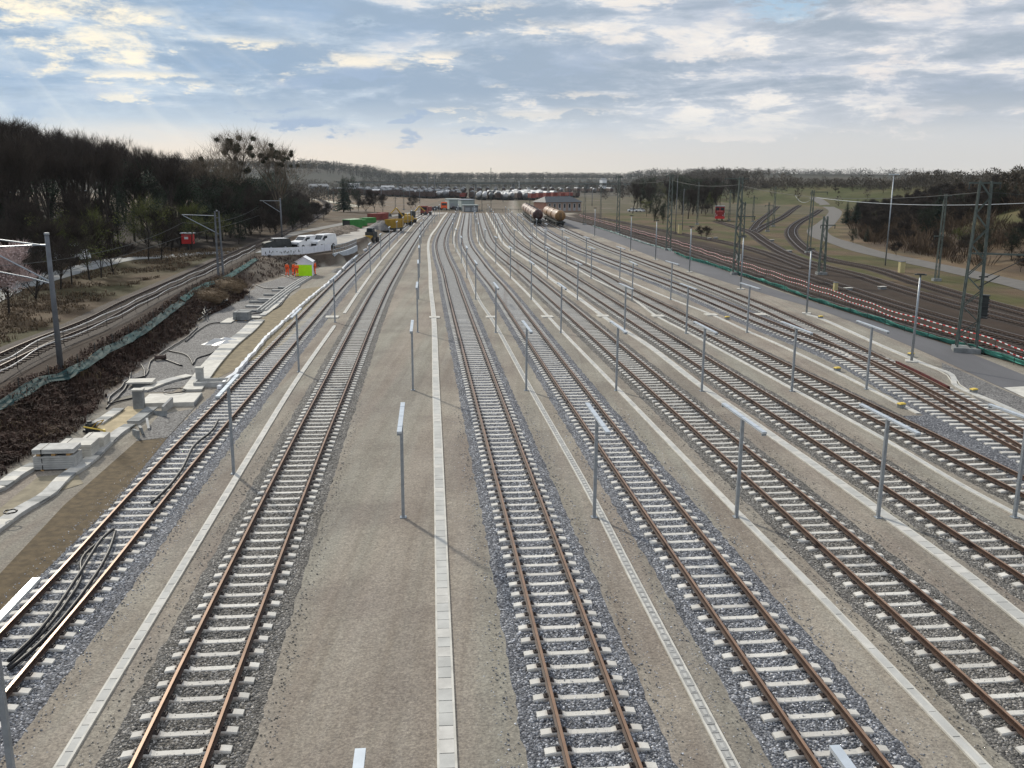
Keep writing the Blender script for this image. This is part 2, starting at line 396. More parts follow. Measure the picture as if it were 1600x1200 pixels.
def brick_mat():
    m = bpy.data.materials.new('orange brick'); m.use_nodes = True; t = NT(m.node_tree)
    out = t.n('ShaderNodeOutputMaterial'); b = t.n('ShaderNodeBsdfPrincipled'); b.inputs['Roughness'].default_value = .85
    tc = t.n('ShaderNodeTexCoord'); br = t.n('ShaderNodeTexBrick'); br.inputs['Scale'].default_value = 2.5
    br.inputs['Color1'].default_value = (.52, .17, .08, 1); br.inputs['Color2'].default_value = (.42, .13, .06, 1); br.inputs['Mortar'].default_value = (.35, .25, .2, 1)
    t.l(tc.outputs['Object'], br.inputs[0]); t.l(br.outputs[0], b.inputs[0]); t.l(b.outputs[0], out.inputs[0]); return m
M['brick'] = brick_mat()
GB = [(.048, .051, .059), (.13, .138, .153), (.255, .265, .287), (.10, .105, .115), (.52, .53, .555)]
M['ballast'] = gravel('fresh ballast', GB, .062, 1.0, .05, (.35, (.72, .72, .74)))
M['strip_slab'] = mat('grey white slab', (.42, .42, .40), .8, var=.16, scale=1.1, bump=.15, bscale=30)
GB2 = [(.05, .048, .045), (.13, .125, .115), (.235, .225, .21), (.10, .097, .09), (.42, .40, .37)]
M['ballast_warm'] = gravel('warm ballast', GB2, .062, 1.0, .05, (.35, (.8, .78, .74)))
M['ballast_old'] = gravel('old rusty ballast', [(.022, .015, .012), (.050, .036, .028), (.080, .062, .050)], .07, .8, .05, (.15, (.75, .7, .66)))
M['grey_gravel'] = gravel('grey gravel', [(.13, .125, .12), (.20, .195, .19), (.27, .265, .255)], .09, .6, .03, (.3, (.78, .78, .78)))

# ------------------------------------------------------------------ terrain
HL = 1.5
def px(lst, z=ZG): return [P(x, y, z) for x, y in lst]
crest = px([(-260, 700), (-120, 655), (0, 619), (62, 587), (97, 577), (156, 541), (225, 503), (281, 465), (302, 451), (325, 440), (350, 431), (375, 417), (399, 402), (430, 399), (470, 398.5), (521, 397), (540, 392), (558, 384), (594, 354), (628, 336)], HL)
toe = px([(-400, 1000), (-120, 812), (0, 747), (40, 719), (125, 672), (169, 612), (200, 590), (225, 566), (269, 536), (294, 522), (317, 497), (345, 486), (379, 468), (400, 446), (440, 431), (480, 426), (505, 416)])+[v+Vector((.45, -.55, 0)) for v in px([(521, 397), (531, 394.6), (540, 392), (549, 388.5), (558, 384)], HL)]+px([(570, 386), (600, 361), (640, 337)])
def poly_dist(p, pl):
    best = 1e9; side = 0
    for a, b in zip(pl, pl[1:]):
        ax, ay = a[0], a[1]; dx, dy = b[0]-ax, b[1]-ay; L = dx*dx+dy*dy
        t = max(0, min(1, ((p[0]-ax)*dx+(p[1]-ay)*dy)/L)); qx, qy = ax+dx*t-p[0], ay+dy*t-p[1]; d = qx*qx+qy*qy
        if d < best: best = d; side = dx*(p[1]-ay)-dy*(p[0]-ax)
    return math.sqrt(best)*(1 if side > 0 else -1)      # + on the left of the line
crest2 = [Vector((-14, -60, 0))]+crest+[Vector((-40, 420, 0)), Vector((-60, 700, 0))]
toe2 = [Vector((-11, -60, 0))]+toe+[Vector((-36, 420, 0)), Vector((-50, 700, 0))]
footR = [Vector((44, -60, 0)), Vector((47, 30, 0))]+px([(1760, 486), (1600, 436), (1539, 424), (1480, 412), (1418, 398.5), (1355, 385), (1334, 370), (1326, 352), (1324, 338)])+[Vector(v) for v in ((150, 400, 0), (146, 450, 0), (120, 510, 0), (90, 600, 0), (66, 700, 0), (70, 900, 0), (110, 1300, 0), (200, 2500, 0))]
footL = [Vector((-58, -60, 0))]+px([(-260, 520), (-100, 468), (0, 432), (60, 415), (137, 402.5), (200, 395.5), (250, 391), (312, 386), (360, 377), (400, 366), (440, 350), (470, 337), (488, 326)], 1.3)+[Vector((-95, 330, 0)), Vector((-130, 390, 0)), Vector((-220, 480, 0)), Vector((-600, 700, 0))]
print('foot', [tuple(round(c) for c in v[:2]) for v in footR], [tuple(round(c) for c in v[:2]) for v in footL])
def sm(x): x = max(0, min(1, x)); return x*x*(3-2*x)
def lerp_tab(x, tab):
    if x <= tab[0][0]: return tab[0][1]
    for (a, u), (b, v) in zip(tab, tab[1:]):
        if x <= b: return u+(v-u)*(x-a)/(b-a)
    return tab[-1][1]
def H(x, y):
    z = ZG
    if x < 0 and y < 720:
        dc = poly_dist((x, y), crest2)
        hl = (HL-ZG)*(1-sm((y-150)/110))
        if dc >= 0: z += hl
        else:
            dt = poly_dist((x, y), toe2)
            if dt > 0: z += hl*sm(dt/(dt-dc))
        dl = poly_dist((x, y), footL)
        if dl > 0: z += 15*sm(dl/95)*lerp_tab(y, [(60, 1.0), (170, .95), (240, .55), (330, .35), (500, .6)])
    if x > 0 and y < 2400:
        dr = -poly_dist((x, y), footR)
        if dr > 0:
            z += lerp_tab(y, [(0, 13.5), (170, 13.0), (350, 11.5), (520, 9.5), (700, 9), (1200, 20)])*sm((dr-1)/lerp_tab(y, [(100, 44), (300, 52), (450, 85), (900, 160)]))
            z += 1.2*noise.noise(Vector((x*.018, y*.018, 0)))*sm(dr/40)
    # far ridges
    if y > 1100:
        r = math.hypot(x, y)
        base = 9+9*noise.noise(Vector((x*.0016+3, y*.0012, .3)))+(10 if x < -250 else 0)*sm((-x-250)/300)
        z = max(z, ZG+base*sm((r-1350)/900))
        if x < -200 and y < 2300: z = max(z, ZG+26*sm((y-1250)/350)*sm((-x-200)/160)*(1-sm((-x-900)/400)))
    return z
def axis(segs):
    out = []
    for a, b, st in segs:
        n = max(1, int(round((b-a)/st))); out += [a+(b-a)*i/n for i in range(n)]
    return out+[segs[-1][1]]
def build_ground():
    xs = axis([(-2600, -1500, 275), (-1500, -500, 60), (-500, -110, 13), (-110, -60, 3), (-60, -6, .7), (-6, 24, 3), (24, 60, 1.2), (60, 180, 6), (180, 520, 14), (520, 1500, 70), (1500, 2600, 275)])
    ys = axis([(-60, 10, 7), (10, 175, .9), (175, 420, 5), (420, 1100, 20), (1100, 2600, 50), (2600, 3500, 300)])
    nx, ny = len(xs), len(ys); vs = []; cols = []
    sand = (.250, .232, .202); soil = (.060, .046, .036); brush = (.042, .026, .020); dry = (.155, .115, .075)
    grassd = (.085, .080, .036); forest = (.022, .017, .014); hillg = (.052, .062, .020); bank = (.150, .130, .110); brown_ballast = (.048, .036, .028)
    far = (.034, .038, .032); dgreen = (.068, .072, .028)
    def mixc(a, b, f): f = max(0, min(1, f)); return tuple(u+(v-u)*f for u, v in zip(a, b))
    netR_w = px([(1700, 610), (1597, 571), (1537, 552), (1497, 541), (1425, 519), (1350, 494), (1275, 469), (1200, 442), (1141, 423), (1104, 411), (1072, 402), (1052, 393), (1000, 377), (960, 363), (920, 352), (885, 344)])[::-1]
    netR_w = [Vector((40, 520, 0))]+netR_w+[Vector((29, 20, 0)), Vector((28, -60, 0))]
    for j, y in enumerate(ys):
        for i, x in enumerate(xs):
            z = H(x, y)
            n1 = noise.noise(Vector((x*.09, y*.09, 0))); n2 = noise.noise(Vector((x*.5, y*.5, 3)))
            c = sand
            if x < 0 and y < 720:
                dc = poly_dist((x, y), crest2); dt = poly_dist((x, y), toe2)
                if dc >= 0:
                    c = mixc((.055, .050, .024), (.095, .070, .046), .45+n1*1.3+n2*.4)
                    c = mixc(c, brown_ballast, sm((5.5-dc+n2)/2.0))
                    dl = poly_dist((x, y), footL)
                    if dl > -9: c = mixc(c, forest, sm((dl+9)/5))
                elif dt > 0:
                    f = sm((y-104)/10)
                    c = mixc(mixc(brush, soil, .5+n2), mixc(bank, soil, .3+n1+n2*.5), f)
                    z += (.10*n2)*min(1, dt, -dc)
                elif y > 175: c = mixc(sand, bank, .5)
                if dc > 0 and y > 175: c = mixc((.085, .062, .040), (.10, .085, .068), .4+n1*1.2)
                if y > 330: c = mixc(mixc(dry, bank, .5+n1), far, sm((y-600)/200))
                if x > -40 and y > 343: c = mixc((.105, .088, .066), (.15, .13, .105), .5+n1)
            elif x > 0 and y < 900:
                dn = poly_dist((x, y), netR_w)
                if dn > 0 or poly_dist((x, y), footR) < 0:
                    c = brown_ballast
                    track_w = lerp_tab(y, [(60, 19), (110, 15), (170, 12), (260, 10), (400, 8)])
                    g = mixc(dgreen, (.115, .085, .055), .5+n1*1.5+n2*.5)
                    c = mixc(c, g, sm((dn-track_w+n2*2)/2.5))
                    dr = -poly_dist((x, y), footR)
                    if dr > -6: c = mixc(c, dry, sm((dr+6)/5)*.8)
                    if dr > 0:
                        low = mixc(soil, dry, .25+n1); c = mixc(low, mixc(hillg, dry, .10+max(0, n1)*1.1), sm((z-2.2+n1*2.5)/3.5)) if y < 330 else mixc(mixc(hillg, dry, .25+n1), hillg, .4)
                        c = mixc(c, far, sm((y-560)/200))
            if x > 0 and y > 343 and y < 700 and poly_dist((x, y), footR) > 8: c = mixc((.085, .078, .048), (.14, .12, .095), .35+n1-sm((x-20)/60)*.3)
            if y > 560: c = mixc(c, mixc((.10, .09, .075), far, .35+n1), sm((y-560)/200))
            if y > 860: c = mixc(c, far, sm((y-860)/300))
            if abs(x) > 520 or z > 18: c = mixc(c, forest, .5)
            vs.append((x, y, z)); cols.append((*c, 1))
    fs = [(j*nx+i, j*nx+i+1, (j+1)*nx+i+1, (j+1)*nx+i) for j in range(ny-1) for i in range(nx-1)]
    me = bpy.data.meshes.new('ground'); me.from_pydata(vs, [], fs); me.polygons.foreach_set('use_smooth', [True]*len(fs))
    at = me.color_attributes.new('cover', 'FLOAT_COLOR', 'POINT'); at.data.foreach_set('color', [c for q in cols for c in q])
    m = bpy.data.materials.new('ground cover'); m.use_nodes = True; t = NT(m.node_tree)
    out = t.n('ShaderNodeOutputMaterial'); b = t.n('ShaderNodeBsdfPrincipled'); b.inputs['Roughness'].default_value = .95; b.inputs['Specular IOR Level'].default_value = .12
    a = t.n('ShaderNodeAttribute'); a.attribute_name = 'cover'
    tc = t.n('ShaderNodeTexCoord'); v = tc.outputs['Object']
    mp = t.n('ShaderNodeMapping'); mp.inputs['Rotation'].default_value = (0, 0, R(-6)); mp.inputs['Scale'].default_value = (1.1, .12, 1); t.l(v, mp.inputs[0])
    streak = t.ss(t.noise(mp.outputs[0], 1.0, 5, .65), .3, .7)
    blot = t.ss(t.noise(v, .14, 6, .62, .4), .32, .68)
    grain = t.ss(t.noise(v, 13, 3, .7), .25, .75)
    spk = t.ss(t.noise(v, 30, 1, .5), .66, .74)
    c = t.mix(1.0, a.outputs['Color'], t.mix(streak, (.90, .88, .87), (1.07, 1.07, 1.08)), 'MULTIPLY')
    c = t.mix(1.0, c, t.mix(blot, (.84, .82, .82), (1.12, 1.13, 1.10)), 'MULTIPLY')
    c = t.mix(1.0, c, t.mix(grain, (.70, .70, .72), (1.28, 1.28, 1.26)), 'MULTIPLY')
    c = t.mix(t.math('MULTIPLY', spk, .45), c, t.mix(1.0, c, (2.1, 2.1, 2.0), 'MULTIPLY'))
    mp2 = t.n('ShaderNodeMapping'); mp2.inputs['Rotation'].default_value = (0, 0, R(-5.6)); mp2.inputs['Scale'].default_value = (2.6, .045, 1); t.l(v, mp2.inputs[0])
    rut = t.ss(t.noise(mp2.outputs[0], 1.0, 3, .5), .52, .66)
    c = t.mix(t.math('MULTIPLY', rut, .30), c, t.mix(1.0, c, (.74, .70, .68), 'MULTIPLY'))
    stain = t.ss(t.noise(v, .55, 6, .7, .8), .60, .72); c = t.mix(t.math('MULTIPLY', stain, .4), c, t.mix(1.0, c, (.70, .68, .64), 'MULTIPLY'))
    chips = t.ss(t.noise(v, .9, 4, .75, .3), .58, .70); spk2 = t.ss(t.noise(v, 24, 1, .5), .60, .68); c = t.mix(t.math('MULTIPLY', chips, spk2), c, t.mix(1.0, c, (1.9, 1.9, 1.85), 'MULTIPLY'))
    mp3 = t.n('ShaderNodeMapping'); mp3.inputs['Rotation'].default_value = (0, 0, R(-5.6)); mp3.inputs['Scale'].default_value = (.42, .014, 1); t.l(v, mp3.inputs[0])
    c = t.mix(1.0, c, t.mix(t.ss(t.noise(mp3.outputs[0], 1.0, 3, .6, .2), .36, .64), (.96, .985, .98), (1.03, .99, .975)), 'MULTIPLY')
    clod = t.ss(t.noise(v, 5.5, 5, .75, .4), .35, .70); c = t.mix(1.0, c, t.mix(clod, (.88, .875, .87), (1.09, 1.09, 1.09)), 'MULTIPLY')
    t.l(c, b.inputs['Base Color'])
    bp = t.n('ShaderNodeBump'); bp.inputs['Strength'].default_value = .8; bp.inputs['Distance'].default_value = .03
    hh = t.math('ADD', t.noise(v, 16, 4, .7), t.math('MULTIPLY', t.noise(v, 2.2, 4, .6), 2.0)); t.l(hh, bp.inputs['Height']); t.l(bp.outputs[0], b.inputs['Normal'])
    t.l(b.outputs[0], out.inputs[0]); me.materials.append(m)
    structure(link('ground', me))
build_ground()

# ------------------------------------------------------------------ tracks
GA = 1.507/2
RAILP = [(-.036, .165), (.036, .165), (.036, .125), (.010, .110), (.010, .030), (.070, .012), (.070, 0), (-.070, 0), (-.070, .012), (-.010, .030), (-.010, .110), (-.036, .125)]
RAILM = [1]+[0]*11
def extend(pts, L):
    d = (pts[0]-pts[1]).normalized(); return [pts[0]+d*L]+pts
def sleeper_mesh(name, m, L=2.36, w=.26, clips=False, flat=False):
    b = MB(); n = 12
    xs = [-L/2, -L/2+.10, -.98, -.86, -.64, -.46, -.2, .2, .46, .64, .86, .98, L/2-.10, L/2]
    for i in range(len(xs)-1):
        pass
    o = 0; vs = []; fs = []
    for x in xs:
        ax = abs(x)
        top = .035 if (ax > .60 and ax < 1.0) else (.02 if ax >= 1.0 else (-.022 if ax < .5 else .004))
        if flat: top = .03
        hw = w/2 if ax > .6 else (w/2-.025)
        if flat: hw = w/2
        if ax > L/2-.01: top -= .015
        vs += [(x, -hw, -.16), (x, -hw*.98, top-.03), (x, -hw*.82, top), (x, hw*.82, top), (x, hw*.98, top-.03), (x, hw, -.16)]
    k = 6
    for i in range(len(xs)-1):
        for j in range(k-1): fs.append((i*k+j, i*k+j+1, (i+1)*k+j+1, (i+1)*k+j)[::-1])
    fs += [tuple(range(k)), tuple(range((len(xs)-1)*k, len(xs)*k))[::-1]]
    b.add(vs, fs, 0)
    if clips:
        for sx in (-1, 1):
            for d in (-.115, .115): clip_geo(b, sx*GA+d, 0, 1)
    return b
def clip_geo(b, x, y, mt=0):
    b.box((x, y, .048), (.13, .19, .035), 0, mt, taper=.8); b.cyl((x, y, .05), (x, y, .11), .018, 6, mt)
SL_NEW_B = sleeper_mesh('sleeper', M['sleeper'], clips=False); SL_NEW = SL_NEW_B.mesh('sleeper', [M['sleeper'], M['clip']])
SLC_B = sleeper_mesh('sleeper', M['sleeper'], clips=True); SL_CLIP = SLC_B.mesh('sleeper', [M['sleeper'], M['clip']])
SLO_B = sleeper_mesh('sleeper', M['sleeper_old'], clips=True, flat=True, L=2.6); SL_OLD = SLO_B.mesh('sleeper', [M['sleeper_old'], M['clip']])
SLL_B = sleeper_mesh('sleeper', M['sleeper'], clips=False, flat=True, L=4.2); SL_LONG = SLL_B.mesh('sleeper', [M['sleeper'], M['clip']])
_cb = MB(); clip_geo(_cb, 0, 0); CLIP = _cb.mesh('rail_clip', M['clip'])
def rail_obj(pts, off, root, old=False, label=None, z0=.038):
    ps = []
    for i, p in enumerate(pts):
        t = tang(pts, i); ps.append(Vector((p.x+t.y*off, p.y-t.x*off, p.z+z0)))
    b = MB(); b.sweep(RAILP, ps, mats=RAILM)
    o = b.obj('rail', [M['rail_old'], M['rail_old_top']] if old else [M['rail_rust'], M['rail_top']], root)
    if label: o['label'] = label
    return o
def bed(name, pts, w, material, z, label=None, rag=.055, seed=0, skirt=.35):
    """strip of stones with a ragged edge that slopes down at both sides"""
    rnd = random.Random(seed); vs = []; fs = []; n = 6; k = 0
    for i, p in enumerate(pts):
        t = tang(pts, i); sd = Vector((t.y, -t.x, 0)).normalized()
        l = w/2+rnd.uniform(-rag, rag); r = w/2+rnd.uniform(-rag, rag)
        for q, zz in ((-l, -.085), (-l+skirt*.5, z), (-l*.4, z+rnd.uniform(-.006, .006)), (r*.4, z+rnd.uniform(-.006, .006)), (r-skirt*.5, z), (r, -.085)):
            vs.append(p+sd*q+Vector((0, 0, zz)))
    for i in range(len(pts)-1):
        for j in range(n-1): fs.append((i*n+j, i*n+j+1, (i+1)*n+j+1, (i+1)*n+j))
    b = MB().add(vs, fs); o = b.obj(name, material, smooth=True); structure(o); return o
def track(name, pts, label, group, spacing=.71, old=False, nclip=0, bedmat=None, bedw=3.5, npart=100, skip=None, lng=None, rails=(1, 1), bedz=-.05, bedseed=1, sleepers=True, phase=0, rng=None):
    root = thing('railway_track', label, 'railway track', (0, 0, 0), group=group)
    fine = resample(pts, .35 if not old else .8)
    near = [p for p in fine if p.y < 130]; 
    step = resample(pts, 1.4, 2); rp = resample(pts, 1.0, 3)
    for s in (-1, 1):
        if rails[(s+1)//2]: rail_obj(rp, s*GA, root, old)
    if bedmat:
        bp = near+[p for p in step if p.y >= 130] if near else step
        bed('ballast', bp, bedw, bedmat, bedz, seed=bedseed)
    if not sleepers: return root
    ss = resample(pts, spacing, 0); items = []
    for i, p in enumerate(ss):
        if skip and skip(p): continue
        t = tang(ss, i); items.append((p, math.atan2(-t.x, t.y), bool(lng and lng(p))))
    vis = [it for it in items if inframe(it[0], 60)]
    vis.sort(key=lambda it: it[0].y); parts = vis[:npart]; ids = {id(it) for it in parts}
    for k, (p, a, L) in enumerate(parts):
        me = (SL_OLD if old else (SL_LONG if L else (SL_NEW if k < nclip else SL_CLIP)))
        o = link('sleeper', me, root, p, a+(.004*math.sin(k*7.3) if not old else .02*math.sin(k*5.1)))
        if L:
            o.location = p+Vector((.55, .1, 0))*1.0
        if k < nclip and not L:
            for sx in (-1, 1):
                for d in (-.115, .115): link('rail_clip', CLIP, o, (sx*GA+d, 0, 0))
    src = SLO_B if old else SLC_B; b = MB()
    for it in items:
        if id(it) in ids: continue
        p, a, L = it; s_b = SLL_B if L else src
        ca, sa = math.cos(a), math.sin(a); off = Vector((.55, .1, 0)) if L else Vector((0, 0, 0))
        b.add([(v[0]*ca-v[1]*sa+p.x+off.x, v[0]*sa+v[1]*ca+p.y+off.y, v[2]+p.z) for v in s_b.v], s_b.f)
        b.m[-len(s_b.f):] = s_b.m
    if b.v:
        o = b.obj('sleepers_beyond', [M['sleeper_old'] if old else M['sleeper'], M['clip']], root); o['kind'] = 'stuff'
    return root
def tk(lst, z=.165):
    """centre line on the ground from rail head pixels"""
    return [Vector((p.x, p.y, 0)) for p in (P(x, y, z) for x, y in lst)]
TA = extend(tk([(45, 987), (123.5, 900), (225, 781), (310, 684), (375, 613), (455, 524), (523.5, 449), (557, 416), (581, 394), (612, 366), (640, 346), (668, 331)]), 12)
TB = extend(tk([(260, 1200), (389, 900), (477.5, 700), (523.9, 600), (570, 500), (596, 449), (614, 420), (636, 386), (659, 354), (676, 334.5)]), 7)
TC = extend(tk([(944.4, 1195), (852.9, 900), (756.6, 600), (709, 450), (702, 425), (692, 400), (688, 383), (689.4, 372), (694, 360), (701, 347), (709.7, 332)]), 7)
TD = extend(tk([(1336, 1200), (1113, 900), (889.5, 600), (780.6, 450), (759, 425), (741, 400), (731, 385), (727, 373), (726.5, 361), (728, 349), (730, 332)]), 7)
TE = extend(tk([(1603, 1099), (1372.5, 900), (1200, 750), (1025.5, 600), (908, 499), (848, 448), (817, 422), (787, 399), (770, 383), (762, 371), (758, 360), (754, 348), (750, 332)]), 10)
TF = extend(tk([(1600, 878.5), (1398, 752), (1200, 628), (1050, 534), (919, 451), (877, 424), (837, 400), (812, 384), (800, 373), (790, 361), (783, 349), (774, 332)]), 14)
TG = extend(tk([(1600, 758), (1278, 600), (1188, 556), (1050, 487), (973, 448.5), (935, 427), (883, 402), (852, 386), (834, 374), (822, 363), (811, 350), (794, 332)]), 20)
TH = extend(tk([(1602, 695), (1425, 604), (1340, 560), (1200, 505), (1080, 455), (1000, 425), (950, 406), (903, 388), (872, 373), (849, 359), (829, 343), (815, 332.5)]), 20)
TI = extend(tk([(1602, 686), (1490, 624), (1400, 577), (1200, 482), (1060, 427), (1000, 405), (940, 383), (903, 367), (879, 356), (853, 343), (833, 334)]), 20)
track('A', TA, 'leftmost new track, black cables lying between its rails', 'new tracks of the yard', nclip=24, bedmat=M['ballast'], bedseed=1, bedw=3.7)
track('B', TB, 'new track second from left with brightly glinting rails', 'new tracks of the yard', nclip=24, bedmat=M['ballast_warm'], bedseed=2, bedw=3.5)
track('C', TC, 'new track in the middle, just right of the wide white cover strip', 'new tracks of the yard', nclip=26, bedmat=M['ballast'], bedseed=3)
track('D', TD, 'new track right of the narrow double line of channel covers', 'new tracks of the yard', nclip=26, bedmat=M['ballast'], bedseed=4)
track('E', TE, 'new track that leaves the picture at its lower right corner', 'new tracks of the yard', nclip=22, bedmat=M['ballast_warm'], bedseed=5)
track('F', TF, 'new track right of the bright broad cover strip, leaving the right edge', 'new tracks of the yard', nclip=18, bedmat=M['ballast_warm'], bedseed=6)
track('G', TG, 'new track left of the turnout with the lamp bar across it', 'new tracks of the yard', nclip=10, bedmat=M['ballast_warm'], bedseed=7)
HX = P(1350, 572).x
def onswitch(p): return p.y < P(1340, 560).y
track('H', TH, 'turnout track whose rails cross the outermost track near the right edge', 'new tracks of the yard', nclip=8, bedmat=M['ballast'], bedseed=8, bedw=4.2, lng=onswitch)
track('I', TI, 'outermost new track beside the grey access road, with dark guard rail', 'new tracks of the yard', nclip=0, bedmat=M['ballast_warm'], bedseed=9, skip=onswitch, bedz=-.053)
# dark red-brown guard casing on the outer rail of the turnout
gp = [p+Vector((tang(resample(px([(1398, 570), (1482, 612)], .16), 1.0), 0).y*.0, 0, 0)) for p in resample(px([(1398, 568), (1440, 588), (1484, 611)], .10), .6)]
o = MB().sweep([(-.22, -.02), (-.22, .16), (-.04, .20), (-.04, -.02)], gp).obj('guard_rail', mat('dark red rust', (.085, .012, .010), .7, var=.5, scale=4, bump=.6))
tag(o, 'dark red rusty guard casing along the outer rail of the turnout', 'guard rail')

def loose_stones(name, pts, w, y1, dens, seed, cols, zb=-.055, smin=.026, smax=.050, label=None, hollow=0):
    rs = np.random.RandomState(seed); ps = [p for p in resample(pts, .5) if p.y < y1 and inframe(p, 260)]
    if len(ps) < 2: return
    A = np.array([(p.x, p.y) for p in ps]); n = int(len(ps)*.5*w*dens); i = rs.randint(0, len(ps)-1, n); f = rs.rand(n, 1)
    keep = rs.rand(n) < np.clip(1.25-(A[i, 1]-14)/(y1-10), .08, 1); i = i[keep]; f = f[keep]; n = len(i)
    T = A[i+1]-A[i]; T /= np.linalg.norm(T, axis=1, keepdims=True); N = np.stack([T[:, 1], -T[:, 0]], 1)
    q = (rs.rand(n)-.5)*w
    if hollow: q = np.sign(q)*(hollow/2+np.abs(rs.randn(n))*w*.12)
    C = A[i]+(A[i+1]-A[i])*f+N*q[:, None]
    base = np.array([(1, 0, 0), (-1, 0, 0), (0, 1, 0), (0, -1, 0), (0, 0, 1), (0, 0, -1)], float); F = np.array([(0, 2, 4), (2, 1, 4), (1, 3, 4), (3, 0, 4), (2, 0, 5), (1, 2, 5), (3, 1, 5), (0, 3, 5)])
    V = base[None]*(1+rs.uniform(-.35, .35, (n, 6, 1))); V += rs.uniform(-.3, .3, (n, 6, 3)); a = rs.rand(n)*6.28; ca, sa = np.cos(a), np.sin(a)
    V = np.stack([V[..., 0]*ca[:, None]-V[..., 1]*sa[:, None], V[..., 0]*sa[:, None]+V[..., 1]*ca[:, None], V[..., 2]*.75], -1)*rs.uniform(smin, smax, (n, 1, 1))
    drop = np.clip((np.abs(q)-w*.40)/(w*.10), 0, 1)*.03
    V[..., 0] += C[:, None, 0]; V[..., 1] += C[:, None, 1]; V[..., 2] += (zb-drop+rs.uniform(0, .012, n))[:, None]
    FF = (F[None]+np.arange(n)[:, None, None]*6).reshape(-1, 3); me = bpy.data.meshes.new(name)
    me.vertices.add(n*6); me.vertices.foreach_set('co', V.reshape(-1).astype('f')); me.loops.add(len(FF)*3); me.loops.foreach_set('vertex_index', FF.reshape(-1).astype('i'))
    me.polygons.add(len(FF)); me.polygons.foreach_set('loop_start', np.arange(0, len(FF)*3, 3, dtype='i')); me.update(calc_edges=True)
    at = me.color_attributes.new('tone', 'FLOAT_COLOR', 'POINT'); cc = np.array(cols)[rs.randint(0, len(cols), n)]*rs.uniform(.75, 1.25, (n, 1)); cc = np.repeat(np.concatenate([cc, np.ones((n, 1))], 1), 6, 0)
    at.data.foreach_set('color', cc.reshape(-1).astype('f')); me.materials.append(M['stone']); o = link(name, me); tag(o, label, 'ballast stones', None, 'stuff')
m = bpy.data.materials.new('broken stone'); m.use_nodes = True; _t = NT(m.node_tree); _o = _t.n('ShaderNodeOutputMaterial'); _b = _t.n('ShaderNodeBsdfPrincipled'); _b.inputs['Roughness'].default_value = .8
_a = _t.n('ShaderNodeAttribute'); _a.attribute_name = 'tone'; _t.l(_a.outputs['Color'], _b.inputs[0]); _t.l(_b.outputs[0], _o.inputs[0]); M['stone'] = m
LW = 'loose broken stones between the sleepers of the '
for nm, T_, cols_, sd_ in (('leftmost track', TA, GB, 1), ('second track', TB, GB2, 2), ('middle track', TC, GB, 3), ('fourth track', TD, GB, 4), ('fifth track', TE, GB2, 5), ('sixth track', TF, GB2, 6)):
    loose_stones('ballast_stones', T_, 3.15, 62, 210, sd_, cols_[1:]+[cols_[2]], label=LW+nm)
    loose_stones('ballast_stones', T_, 4.6, 50, 16, sd_+20, cols_[1:], zb=ZG+.012, smin=.012, smax=.034, hollow=3.4, label='stray stones scattered along the edges of the '+nm)
# running lines on the right (old, brown) and on the left bank
def old(lst, label, z=.165, zz=0.0, np_=100, bedw=3.6, bedmat='ballast_old', spacing=.66, bedz=-.045, fn=None):
    pts = [Vector((P(x, y, zz+z).x, P(x, y, zz+z).y, zz)) for x, y in lst]
    if fn: pts = fn(pts)
    return track('O', pts, label, 'old running lines', old=True, bedmat=M[bedmat], bedw=bedw, npart=np_, spacing=spacing, bedz=bedz)
ext = lambda L: (lambda pts: extend(pts, L))
old([(1640, 568), (1480, 524), (1400, 500), (1300, 469), (1200, 437), (1100, 402), (1040, 382), (980, 364), (920, 348), (870, 336)], 'brown running line nearest the red and white tape', fn=ext(25))
old([(1640, 541), (1500, 503), (1400, 474), (1300, 442), (1200, 411), (1100, 386), (1030, 371), (960, 355), (900, 342), (860, 333)], 'second brown running line behind the tape', fn=ext(25))
old([(1640, 512), (1500, 476), (1400, 447), (1340, 428), (1290, 416), (1235, 398), (1195, 376), (1176, 363), (1150, 354), (1120, 345)], 'brown line curving back to the red locomotive', fn=ext(25), bedz=-.049)
old([(1640, 497), (1540, 470), (1440, 441), (1370, 419), (1300, 405), (1268, 394), (1246, 378), (1237, 366), (1238, 356), (1249, 346), (1268, 336), (1282, 327)], 'line bending in a tight curve beside the pale gravel road', fn=ext(25), bedz=-.052)
old([(1260, 418), (1190, 392), (1130, 377), (1070, 366), (1000, 352), (940, 340)], 'brown side line left of the turnouts', bedz=-.056)
old([(1178, 362), (1195, 352), (1222, 339), (1240, 326), (1250, 320)], 'siding climbing away between the lattice masts', np_=40, bedz=-.06)
old([(1176, 360), (1185, 347), (1200, 335), (1215, 322)], 'short siding left of the climbing siding', np_=30, bedz=-.064)
def leftfn(pts):
    out = []
    for p in pts: out.append(Vector((p.x, p.y, H(p.x, p.y)+.10)))
    return extend(out, 30)
LL = []
for x, y in [(-60, 590), (0, 562), (61, 534), (149, 499), (200, 472.5), (293, 431), (368, 396), (420, 374), (466, 352), (492, 338), (508, 327), (513, 320), (506, 314), (492, 309)]:
    q = P(x, y, HL+.2)
    for _ in range(6): q = P(x, y, H(q.x, q.y)+.26)
    LL.append(Vector((q.x, q.y, H(q.x, q.y)+.10)))
track('L', extend(LL, 25), 'old single line on the left bank with worn shiny rails', 'old running lines', old=True, bedmat=M['ballast_old'], bedw=4.4, spacing=.63, bedz=-.05)
